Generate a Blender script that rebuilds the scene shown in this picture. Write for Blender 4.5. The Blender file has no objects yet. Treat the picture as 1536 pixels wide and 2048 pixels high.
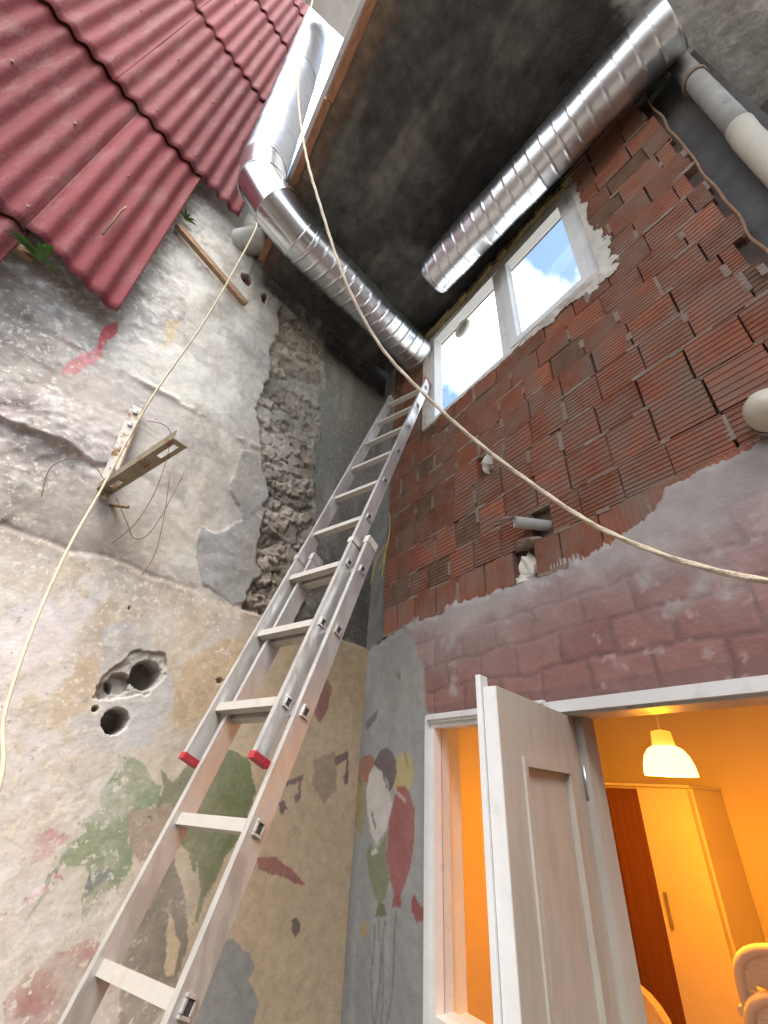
import bpy, math, random
import numpy as np
from mathutils import Vector, Matrix

random.seed(7)
scene = bpy.context.scene
COL = scene.collection

# ------------------------------------------------------------------ camera
cam_data = bpy.data.cameras.new("camera")
cam_data.sensor_fit = 'HORIZONTAL'
cam_data.sensor_width = 36.0
cam_data.lens = 875.0 / 1536.0 * 36.0
cam_data.clip_start = 0.02
cam_data.clip_end = 2000.0
cam = bpy.data.objects.new("camera", cam_data)
COL.objects.link(cam)
R3 = Matrix(((0.555763, 0.41535, 0.720147), (0.829466, -0.335195, -0.446801), (0.055811, 0.845653, -0.530808)))
cam.matrix_world = Matrix.Translation((2.4793, -1.498, 1.75)) @ R3.to_4x4()
scene.camera = cam

# ------------------------------------------------------------------ light
SUN_EL, SUN_AZ = math.radians(61), math.radians(-60)      # azimuth measured from -Y towards +X
sun_dir = Vector((math.cos(SUN_EL) * math.sin(-SUN_AZ), -math.cos(SUN_EL) * math.cos(SUN_AZ), math.sin(SUN_EL)))
sd = bpy.data.lights.new("sun", 'SUN')
sd.energy = 1.9
sd.angle = math.radians(38)
sd.color = (1.0, 0.96, 0.9)
sun = bpy.data.objects.new("sun", sd)
sun.rotation_euler = sun_dir.to_track_quat('Z', 'Y').to_euler()
sun.location = sun_dir * 30
COL.objects.link(sun)

world = bpy.data.worlds.new("World")
scene.world = world
world.use_nodes = True
wn, wl = world.node_tree.nodes, world.node_tree.links
bg = wn["Background"]
sky = wn.new("ShaderNodeTexSky")
sky.sky_type = 'NISHITA'
sky.sun_disc = False
sky.sun_elevation = SUN_EL
sky.sun_rotation = math.atan2(sun_dir.x, sun_dir.y)
wtc = wn.new("ShaderNodeTexCoord")
wno = wn.new("ShaderNodeTexNoise")
wno.inputs["Scale"].default_value = 3.4
wno.inputs["Detail"].default_value = 6
wno.inputs["Roughness"].default_value = 0.55
wmp = wn.new("ShaderNodeMapping")
wmp.inputs["Location"].default_value = (6.07, 3.37, 3.95)
wl.new(wtc.outputs["Generated"], wmp.inputs["Vector"])
wl.new(wmp.outputs["Vector"], wno.inputs["Vector"])
wra = wn.new("ShaderNodeValToRGB")
wra.color_ramp.elements[0].position = 0.43
wra.color_ramp.elements[0].color = (0, 0, 0, 1)
wra.color_ramp.elements[1].position = 0.57
wra.color_ramp.elements[1].color = (1, 1, 1, 1)
wl.new(wno.outputs["Fac"], wra.inputs["Fac"])
wmx = wn.new("ShaderNodeMix")
wmx.data_type = 'RGBA'
wl.new(wra.outputs["Color"], wmx.inputs["Factor"])
wl.new(sky.outputs["Color"], wmx.inputs["A"])
wmx.inputs["B"].default_value = (7.0, 7.2, 7.6, 1)          # cloud
wl.new(wmx.outputs["Result"], bg.inputs["Color"])
bg.inputs["Strength"].default_value = 0.14

scene.view_settings.view_transform = 'Standard'
scene.view_settings.look = 'None'
scene.view_settings.gamma = 1.0
scene.view_settings.exposure = 1.92
scene.cycles.max_bounces = 6
scene.cycles.diffuse_bounces = 4
scene.cycles.glossy_bounces = 3
scene.cycles.use_adaptive_sampling = True
scene.cycles.adaptive_threshold = 0.02
scene.cycles.transparent_max_bounces = 12
scene.cycles.caustics_reflective = False
scene.cycles.caustics_refractive = False
scene.cycles.sample_clamp_indirect = 6.0

# ------------------------------------------------------------------ numpy noise
def _h(ix, iy, s):
    n = (ix.astype(np.int64) * 374761393 + iy.astype(np.int64) * 668265263 + s * 974634777) & 0xFFFFFFFF
    n = ((n ^ (n >> 13)) * 1274126177) & 0xFFFFFFFF
    n = ((n ^ (n >> 16)) * 2246822519) & 0xFFFFFFFF
    return ((n ^ (n >> 15)) & 0xFFFFFF) / float(0xFFFFFF)
def vn(x, y, s=0):
    ix, iy = np.floor(x), np.floor(y)
    fx, fy = x - ix, y - iy
    fx, fy = fx * fx * (3 - 2 * fx), fy * fy * (3 - 2 * fy)
    a, b, c, d = _h(ix, iy, s), _h(ix + 1, iy, s), _h(ix, iy + 1, s), _h(ix + 1, iy + 1, s)
    return (a * (1 - fx) + b * fx) * (1 - fy) + (c * (1 - fx) + d * fx) * fy
def fbm(x, y, f=1.0, o=5, s=0, g=0.55):
    t, a, n = 0.0, 1.0, 0.0
    for i in range(o):
        t = t + a * vn(x * f + 17.3 * i, y * f - 9.1 * i, s + i)
        n += a
        a *= g
        f *= 2.03
    return t / n
def voro(x, y, s=0):
    ix, iy = np.floor(x), np.floor(y)
    f1 = np.full(x.shape, 9.0)
    f2 = np.full(x.shape, 9.0)
    rid = np.zeros(x.shape)
    for dx in (-1, 0, 1):
        for dy in (-1, 0, 1):
            cx, cy = ix + dx, iy + dy
            px, py = cx + _h(cx, cy, s + 1), cy + _h(cx, cy, s + 2)
            d = np.hypot(x - px, y - py)
            r = _h(cx, cy, s + 3)
            m = d < f1
            f2 = np.where(m, f1, np.minimum(f2, d))
            rid = np.where(m, r, rid)
            f1 = np.where(m, d, f1)
    return f1, f2, rid
def sst(a, b, x):
    t = np.clip((x - a) / (b - a), 0, 1)
    return t * t * (3 - 2 * t)
def inpoly(X, Y, poly):
    c = np.zeros(X.shape, bool)
    n = len(poly)
    for i in range(n):
        x1, y1 = poly[i]
        x2, y2 = poly[(i + 1) % n]
        if y1 == y2:
            continue
        c ^= ((y1 > Y) != (y2 > Y)) & (X < (x2 - x1) * (Y - y1) / (y2 - y1) + x1)
    return c
def mixc(col, m, c):
    m = np.asarray(m, float)[..., None]
    return col * (1 - m) + np.array(c) * m

# ------------------------------------------------------------------ materials
MATS = {}
def mat(name, col, rough=0.6, metal=0.0, var=0.15, nscale=9.0, bump=0.0, bscale=60.0, col2=None, spec=0.4,
        rand=0.0, attr=None, fleck=None, stretch=None, dirt=None, dirt_scale=6.0, dirt_lo=0.55, dirt_hi=0.75):
    m = bpy.data.materials.new(name)
    m.use_nodes = True
    n, l = m.node_tree.nodes, m.node_tree.links
    b = n["Principled BSDF"]
    b.inputs["Roughness"].default_value = rough
    b.inputs["Metallic"].default_value = metal
    b.inputs["Specular IOR Level"].default_value = spec
    geo = n.new("ShaderNodeNewGeometry")
    vec = geo.outputs["Position"]
    if stretch:
        mp = n.new("ShaderNodeMapping")
        mp.inputs["Scale"].default_value = stretch
        l.new(vec, mp.inputs["Vector"])
        vec = mp.outputs["Vector"]
    no = n.new("ShaderNodeTexNoise")
    no.inputs["Scale"].default_value = nscale
    no.inputs["Detail"].default_value = 8
    no.inputs["Roughness"].default_value = 0.62
    l.new(vec, no.inputs["Vector"])
    if attr:
        at = n.new("ShaderNodeAttribute")
        at.attribute_name = attr
        mr = n.new("ShaderNodeMapRange")
        mr.inputs["From Min"].default_value = 0.3
        mr.inputs["From Max"].default_value = 0.7
        mr.inputs["To Min"].default_value = 1 - var
        mr.inputs["To Max"].default_value = 1 + var
        l.new(no.outputs["Fac"], mr.inputs["Value"])
        vm = n.new("ShaderNodeVectorMath")
        vm.operation = 'SCALE'
        l.new(at.outputs["Color"], vm.inputs[0])
        l.new(mr.outputs["Result"], vm.inputs["Scale"])
        out = vm.outputs["Vector"]
        if fleck:
            nf = n.new("ShaderNodeTexNoise")
            nf.inputs["Scale"].default_value = 34
            nf.inputs["Detail"].default_value = 7
            nf.inputs["Roughness"].default_value = 0.7
            l.new(vec, nf.inputs["Vector"])
            rf = n.new("ShaderNodeMapRange")
            rf.inputs["From Min"].default_value = 0.56
            rf.inputs["From Max"].default_value = 0.60
            l.new(nf.outputs["Fac"], rf.inputs["Value"])
            mf = n.new("ShaderNodeMath")
            mf.operation = 'MULTIPLY'
            l.new(rf.outputs["Result"], mf.inputs[0])
            l.new(at.outputs["Alpha"], mf.inputs[1])
            mx = n.new("ShaderNodeMix")
            mx.data_type = 'RGBA'
            l.new(mf.outputs[0], mx.inputs["Factor"])
            l.new(out, mx.inputs["A"])
            mx.inputs["B"].default_value = (*fleck, 1)
            out = mx.outputs["Result"]
            nf2 = n.new("ShaderNodeMapRange")
            nf2.inputs["From Min"].default_value = 0.385
            nf2.inputs["From Max"].default_value = 0.34
            l.new(nf.outputs["Fac"], nf2.inputs["Value"])
            mf2 = n.new("ShaderNodeMath")
            mf2.operation = 'MULTIPLY'
            l.new(nf2.outputs["Result"], mf2.inputs[0])
            l.new(at.outputs["Alpha"], mf2.inputs[1])
            mx2 = n.new("ShaderNodeMix")
            mx2.data_type = 'RGBA'
            l.new(mf2.outputs[0], mx2.inputs["Factor"])
            l.new(out, mx2.inputs["A"])
            mx2.inputs["B"].default_value = (0.38, 0.33, 0.275, 1)
            out = mx2.outputs["Result"]
    else:
        ra = n.new("ShaderNodeValToRGB")
        ra.color_ramp.elements[0].position = 0.3
        ra.color_ramp.elements[1].position = 0.7
        c2 = col2 or [min(1, c * (1 + var)) for c in col]
        c1 = col if col2 else [c * (1 - var) for c in col]
        ra.color_ramp.elements[0].color = (*c1, 1)
        ra.color_ramp.elements[1].color = (*c2, 1)
        l.new(no.outputs["Fac"], ra.inputs["Fac"])
        out = ra.outputs["Color"]
    if rand:
        oi = n.new("ShaderNodeObjectInfo")
        mr = n.new("ShaderNodeMapRange")
        mr.inputs["To Min"].default_value = 1 - rand
        mr.inputs["To Max"].default_value = 1 + rand
        l.new(oi.outputs["Random"], mr.inputs["Value"])
        vm = n.new("ShaderNodeVectorMath")
        vm.operation = 'SCALE'
        l.new(out, vm.inputs[0])
        l.new(mr.outputs["Result"], vm.inputs["Scale"])
        out = vm.outputs["Vector"]
    if dirt:
        nd = n.new("ShaderNodeTexNoise")
        nd.inputs["Scale"].default_value = dirt_scale
        nd.inputs["Detail"].default_value = 10
        nd.inputs["Roughness"].default_value = 0.68
        l.new(vec, nd.inputs["Vector"])
        rd = n.new("ShaderNodeMapRange")
        rd.inputs["From Min"].default_value = dirt_lo
        rd.inputs["From Max"].default_value = dirt_hi
        l.new(nd.outputs["Fac"], rd.inputs["Value"])
        mx = n.new("ShaderNodeMix")
        mx.data_type = 'RGBA'
        l.new(rd.outputs["Result"], mx.inputs["Factor"])
        l.new(out, mx.inputs["A"])
        mx.inputs["B"].default_value = (*dirt, 1)
        out = mx.outputs["Result"]
        mm = n.new("ShaderNodeMix")
        mm.data_type = 'FLOAT'
        l.new(rd.outputs["Result"], mm.inputs["Factor"])
        mm.inputs["A"].default_value = rough
        mm.inputs["B"].default_value = max(rough, 0.8)
        l.new(mm.outputs["Result"], b.inputs["Roughness"])
        if metal:
            mm = n.new("ShaderNodeMix")
            mm.data_type = 'FLOAT'
            l.new(rd.outputs["Result"], mm.inputs["Factor"])
            mm.inputs["A"].default_value = metal
            mm.inputs["B"].default_value = 0.0
            l.new(mm.outputs["Result"], b.inputs["Metallic"])
    l.new(out, b.inputs["Base Color"])
    if bump:
        nb = n.new("ShaderNodeTexNoise")
        nb.inputs["Scale"].default_value = bscale
        nb.inputs["Detail"].default_value = 6
        l.new(geo.outputs["Position"], nb.inputs["Vector"])
        bp = n.new("ShaderNodeBump")
        bp.inputs["Strength"].default_value = bump
        bp.inputs["Distance"].default_value = 0.01
        l.new(nb.outputs["Fac"], bp.inputs["Height"])
        l.new(bp.outputs["Normal"], b.inputs["Normal"])
    MATS[name] = m
    return m

mat("wall_paint", (0.5, 0.5, 0.5), 0.82, attr="Col", fleck=(0.68, 0.62, 0.52), var=0.14, nscale=22, bump=0.18, bscale=70, spec=0.35)
mat("facade_paint", (0.5, 0.5, 0.5), 0.6, attr="Col", var=0.10, nscale=16, bump=0.2, bscale=70, spec=0.4)
mat("soffit", (0.5, 0.5, 0.5), 0.9, attr="Col", var=0.3, nscale=14, bump=0.6, bscale=40, spec=0.2)
mat("added_eave_paint", (0.62, 0.61, 0.58), 0.8, var=0.1, nscale=4, bump=0.2, dirt=(0.4, 0.38, 0.34), dirt_scale=3)
mat("concrete", (0.17, 0.16, 0.14), 0.9, col2=(0.27, 0.255, 0.225), nscale=5, bump=0.5, bscale=45, dirt=(0.05, 0.045, 0.04), dirt_scale=3.5)
mat("dark_concrete", (0.07, 0.066, 0.06), 0.9, col2=(0.13, 0.12, 0.11), nscale=5, bump=0.5, bscale=45)
mat("mortar", (0.20, 0.145, 0.11), 0.95, col2=(0.30, 0.235, 0.185), nscale=18, bump=0.8, bscale=80)
mat("joint_dark", (0.10, 0.07, 0.055), 0.95, var=0.3, bump=0.5)
mat("brick", (0.215, 0.074, 0.043), 0.85, col2=(0.31, 0.118, 0.067), nscale=8, bump=0.3, bscale=120, rand=0.25,
    dirt=(0.22, 0.148, 0.112), dirt_scale=4.5, dirt_lo=0.40, dirt_hi=0.64, spec=0.2)
mat("brick_dark", (0.13, 0.075, 0.05), 0.9, col2=(0.22, 0.13, 0.085), nscale=12, bump=0.4, bscale=120, dirt=(0.16, 0.13, 0.1), dirt_scale=6, spec=0.2)
mat("white_lump", (0.62, 0.57, 0.48), 0.9, var=0.2, nscale=25, bump=0.6, bscale=70)
mat("white_frame", (0.72, 0.72, 0.71), 0.45, var=0.06, nscale=8, dirt=(0.40, 0.37, 0.32), dirt_scale=9, dirt_lo=0.56, dirt_hi=0.85)
mat("door_paint", (0.50, 0.465, 0.41), 0.42, var=0.08, nscale=7, dirt=(0.36, 0.32, 0.265), dirt_scale=6, dirt_lo=0.46, dirt_hi=0.78, stretch=(1, 1, 0.35))
mat("foam", (0.42, 0.33, 0.14), 0.9, col2=(0.25, 0.2, 0.11), nscale=25, bump=0.8, bscale=60)
mat("galvanised", (0.66, 0.68, 0.71), 0.30, 1.0, col2=(0.80, 0.82, 0.85), nscale=14, bump=0.05, bscale=30)
mat("galvanised_plain", (0.62, 0.64, 0.66), 0.22, 1.0, col2=(0.74, 0.76, 0.78), nscale=6, bump=0.03, bscale=20)
mat("aluminium", (0.56, 0.555, 0.54), 0.42, 0.7, col2=(0.70, 0.69, 0.67), nscale=10, dirt=(0.40, 0.355, 0.295), dirt_scale=13, dirt_lo=0.47, dirt_hi=0.70, stretch=(1, 1, 0.4))
mat("rung_metal", (0.5, 0.47, 0.42), 0.6, 0.35, col2=(0.62, 0.59, 0.54), nscale=20, dirt=(0.4, 0.35, 0.29), dirt_scale=20, dirt_lo=0.45, dirt_hi=0.7)
mat("inside_dark", (0.06, 0.06, 0.06), 0.8)
mat("red_plastic", (0.42, 0.03, 0.04), 0.5, var=0.2, dirt=(0.35, 0.2, 0.17), dirt_scale=30)
mat("rust", (0.2, 0.09, 0.04), 0.85, col2=(0.36, 0.26, 0.17), nscale=25, bump=0.5, bscale=90)
mat("bracket_paint", (0.62, 0.58, 0.5), 0.6, var=0.1, nscale=10, dirt=(0.25, 0.12, 0.05), dirt_scale=16, dirt_lo=0.52, dirt_hi=0.62)
mat("bracket_dark", (0.2, 0.17, 0.11), 0.6, 0.2, col2=(0.3, 0.25, 0.17), nscale=14, dirt=(0.2, 0.09, 0.04), dirt_scale=16, dirt_lo=0.54, dirt_hi=0.64)
mat("steel", (0.5, 0.5, 0.5), 0.4, 0.9)
mat("red_sheet", (0.13, 0.027, 0.030), 0.8, col2=(0.205, 0.052, 0.056), nscale=2.6, bump=0.35, bscale=50, dirt=(0.22, 0.125, 0.115), dirt_scale=13, dirt_lo=0.50, dirt_hi=0.85, stretch=(1, 1, 0.25), spec=0.12, rand=0.2)
mat("galvanised_ribbed", (0.42, 0.44, 0.47), 0.38, 1.0, col2=(0.52, 0.54, 0.57), nscale=10)
mat("rope", (0.46, 0.38, 0.27), 0.9, col2=(0.6, 0.52, 0.4), nscale=60, bump=0.6, bscale=200)
mat("cord", (0.56, 0.48, 0.34), 0.85, var=0.2, nscale=40)
mat("wood", (0.2, 0.11, 0.06), 0.85, col2=(0.36, 0.22, 0.13), nscale=8, stretch=(6, 1, 6), bump=0.5, bscale=60)
mat("wood_edge", (0.26, 0.11, 0.055), 0.85, col2=(0.46, 0.24, 0.13), nscale=14, stretch=(1.0, 6, 6), bump=0.6, bscale=60)
mat("pvc_grey", (0.34, 0.33, 0.3), 0.55, var=0.15, dirt=(0.16, 0.15, 0.13), dirt_scale=6)
mat("pvc_cream", (0.54, 0.49, 0.39), 0.45, var=0.08, dirt=(0.4, 0.36, 0.29), dirt_scale=9)
mat("white_plastic", (0.74, 0.73, 0.7), 0.4, var=0.05)
mat("leaf", (0.06, 0.14, 0.03), 0.6, col2=(0.12, 0.24, 0.05), nscale=30)
mat("wire_yellow", (0.5, 0.38, 0.08), 0.6)
mat("wire_rust", (0.22, 0.12, 0.08), 0.8)
mat("room_wall", (0.78, 0.72, 0.6), 0.8, var=0.04, nscale=3, bump=0.1)
mat("room_floor", (0.3, 0.22, 0.15), 0.5)
mat("brown_door", (0.13, 0.045, 0.02), 0.5, col2=(0.22, 0.08, 0.035), nscale=4, stretch=(14, 14, 0.7))
mat("white_door", (0.76, 0.73, 0.66), 0.4, var=0.03)
mat("handle_metal", (0.35, 0.33, 0.3), 0.4, 0.6)
mat("quilt", (0.72, 0.66, 0.56), 0.85, col2=(0.55, 0.45, 0.34), nscale=16)
mat("ground", (0.33, 0.315, 0.285), 0.95, col2=(0.43, 0.41, 0.375), nscale=2.5, bump=0.5, bscale=30)
mat("added_wall_plaster", (0.60, 0.58, 0.54), 0.9, var=0.12, nscale=3, bump=0.3)

def glass(name, tint=(0.97, 0.98, 0.98), refl=0.08):
    m = bpy.data.materials.new(name)
    m.use_nodes = True
    n, l = m.node_tree.nodes, m.node_tree.links
    n.clear()
    o = n.new("ShaderNodeOutputMaterial")
    t = n.new("ShaderNodeBsdfTransparent")
    t.inputs["Color"].default_value = (*tint, 1)
    g = n.new("ShaderNodeBsdfGlossy")
    g.inputs["Roughness"].default_value = 0.03
    fr = n.new("ShaderNodeLayerWeight")
    fr.inputs["Blend"].default_value = 0.5
    pw = n.new("ShaderNodeMath")
    pw.operation = 'POWER'
    pw.inputs[1].default_value = 5.0
    l.new(fr.outputs["Facing"], pw.inputs[0])
    ma = n.new("ShaderNodeMath")
    ma.operation = 'MULTIPLY_ADD'
    ma.inputs[1].default_value = 0.6
    ma.inputs[2].default_value = 0.03
    l.new(pw.outputs[0], ma.inputs[0])
    mx = n.new("ShaderNodeMixShader")
    l.new(ma.outputs[0], mx.inputs["Fac"])
    l.new(t.outputs[0], mx.inputs[1])
    l.new(g.outputs[0], mx.inputs[2])
    l.new(mx.outputs[0], o.inputs["Surface"])
    MATS[name] = m
    return m
glass("pane_glass")
def emis(name, col, s):
    m = bpy.data.materials.new(name)
    m.use_nodes = True
    b = m.node_tree.nodes["Principled BSDF"]
    b.inputs["Base Color"].default_value = (0.8, 0.75, 0.6, 1)
    b.inputs["Emission Color"].default_value = (*col, 1)
    b.inputs["Emission Strength"].default_value = s
    MATS[name] = m
emis("lamp_glow", (1.0, 0.62, 0.14), 1.5)
emis("lamp_neck", (1.0, 0.42, 0.03), 0.35)

# ------------------------------------------------------------------ mesh helpers
class MB:
    def __init__(s):
        s.v, s.f, s.sm = [], [], []
    def add(s, vs, fs, smooth=False):
        o = len(s.v)
        s.v += [tuple(p) for p in vs]
        s.f += [tuple(i + o for i in f) for f in fs]
        s.sm += [smooth] * len(fs)
        return s
    def box(s, a, b):
        (x0, y0, z0), (x1, y1, z1) = a, b
        return s.add([(x0, y0, z0), (x1, y0, z0), (x1, y1, z0), (x0, y1, z0), (x0, y0, z1), (x1, y0, z1), (x1, y1, z1), (x0, y1, z1)],
                     [(0, 3, 2, 1), (4, 5, 6, 7), (0, 1, 5, 4), (1, 2, 6, 5), (2, 3, 7, 6), (3, 0, 4, 7)])
    def obox(s, c, ex, ey, ez):           # oriented box: centre + half-extent vectors
        c, ex, ey, ez = Vector(c), Vector(ex), Vector(ey), Vector(ez)
        p = [c + i * ex + j * ey + k * ez for k in (-1, 1) for j, i in ((-1, -1), (-1, 1), (1, 1), (1, -1))]
        return s.add(p, [(0, 3, 2, 1), (4, 5, 6, 7), (0, 1, 5, 4), (1, 2, 6, 5), (2, 3, 7, 6), (3, 0, 4, 7)])
    def tube(s, pts, r, n=10, cap=True, smooth=True):
        pts = [Vector(p) for p in pts]
        rs = r if isinstance(r, (list, tuple)) else [r] * len(pts)
        t0 = (pts[1] - pts[0]).normalized()
        up = Vector((0, 0, 1)) if abs(t0.z) < 0.9 else Vector((1, 0, 0))
        a = t0.cross(up).normalized()
        vs, fs = [], []
        for i, p in enumerate(pts):
            t = (pts[min(i + 1, len(pts) - 1)] - pts[max(i - 1, 0)]).normalized()
            a = (a - t * a.dot(t)).normalized()
            b = t.cross(a)
            for k in range(n):
                q = 2 * math.pi * k / n
                vs.append(p + (a * math.cos(q) + b * math.sin(q)) * rs[i])
        for i in range(len(pts) - 1):
            for k in range(n):
                k2 = (k + 1) % n
                fs.append((i * n + k, i * n + k2, (i + 1) * n + k2, (i + 1) * n + k))
        s.add(vs, fs, smooth)
        if cap:
            o = len(s.v) - len(vs)
            s.f += [tuple(o + k for k in reversed(range(n))), tuple(o + (len(pts) - 1) * n + k for k in range(n))]
            s.sm += [False, False]
        return s
    def lathe(s, prof, c, n=28, smooth=True, axis=None):   # prof: (radius, height) about +Z or axis
        c = Vector(c)
        ax = Vector(axis).normalized() if axis else Vector((0, 0, 1))
        a = ax.orthogonal().normalized()
        b = ax.cross(a)
        vs = [c + (a * math.cos(2 * math.pi * k / n) + b * math.sin(2 * math.pi * k / n)) * r + ax * h for r, h in prof for k in range(n)]
        fs = [(i * n + k, i * n + (k + 1) % n, (i + 1) * n + (k + 1) % n, (i + 1) * n + k) for i in range(len(prof) - 1) for k in range(n)]
        return s.add(vs, fs, smooth)
    def mesh(s, name):
        me = bpy.data.meshes.new(name)
        me.from_pydata(s.v, [], s.f)
        me.polygons.foreach_set("use_smooth", s.sm)
        me.update()
        return me
    def build(s, name, m, parent=None):
        return link(name, s.mesh(name), m, parent)

def link(name, me, m, parent=None):
    if m and not me.materials:
        me.materials.append(MATS[m])
    o = bpy.data.objects.new(name, me)
    COL.objects.link(o)
    if parent:
        o.parent = parent
        o.matrix_parent_inverse = Matrix.Translation(parent.location).inverted()
    return o
def tag(o, label, cat, group=None):
    o["label"] = label
    o["category"] = cat
    if group:
        o["group"] = group
    return o
def thing(name, label, cat, loc=(0, 0, 0), group=None):
    o = bpy.data.objects.new(name, None)
    o.empty_display_size = 0.1
    o.location = loc
    COL.objects.link(o)
    return tag(o, label, cat, group)
def structure(o):
    o["kind"] = "structure"
    return o
def grid(name, P, C, m, parent=None, keep=None, smooth=True, alpha=None):
    if alpha is None:
        alpha = np.zeros(C.shape[:2])
    ny, nx = P.shape[:2]
    idx = np.arange(ny * nx).reshape(ny, nx)
    q = np.stack([idx[:-1, :-1], idx[:-1, 1:], idx[1:, 1:], idx[1:, :-1]], -1).reshape(-1, 4)
    if keep is not None:
        q = q[keep.reshape(-1)]
        used = np.zeros(ny * nx, bool)
        used[q.ravel()] = True
        remap = np.cumsum(used) - 1
        q = remap[q]
        V = P.reshape(-1, 3)[used]
        Cc = C.reshape(-1, 3)[used]
        Al = alpha.reshape(-1)[used]
    else:
        V, Cc, Al = P.reshape(-1, 3), C.reshape(-1, 3), alpha.reshape(-1)
    me = bpy.data.meshes.new(name)
    me.vertices.add(len(V))
    me.vertices.foreach_set("co", V.astype(np.float32).ravel())
    me.loops.add(len(q) * 4)
    me.loops.foreach_set("vertex_index", q.astype(np.int32).ravel())
    me.polygons.add(len(q))
    me.polygons.foreach_set("loop_start", np.arange(0, len(q) * 4, 4, dtype=np.int32))
    me.polygons.foreach_set("use_smooth", np.full(len(q), smooth))
    me.update()
    at = me.color_attributes.new("Col", 'FLOAT_COLOR', 'POINT')
    at.data.foreach_set("color", np.concatenate([np.clip(Cc, 0, 1), Al[:, None]], 1).astype(np.float32).ravel())
    return link(name, me, m, parent)
def spline(pts, n=8):
    pts = [Vector(p) for p in pts]
    out = []
    for i in range(len(pts) - 1):
        p0, p1, p2, p3 = pts[max(i - 1, 0)], pts[i], pts[i + 1], pts[min(i + 2, len(pts) - 1)]
        for k in range(n):
            t = k / n
            out.append(0.5 * ((2 * p1) + (p2 - p0) * t + (2 * p0 - 5 * p1 + 4 * p2 - p3) * t * t + (3 * p1 - p0 - 3 * p2 + p3) * t ** 3))
    out.append(pts[-1])
    return out
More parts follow.
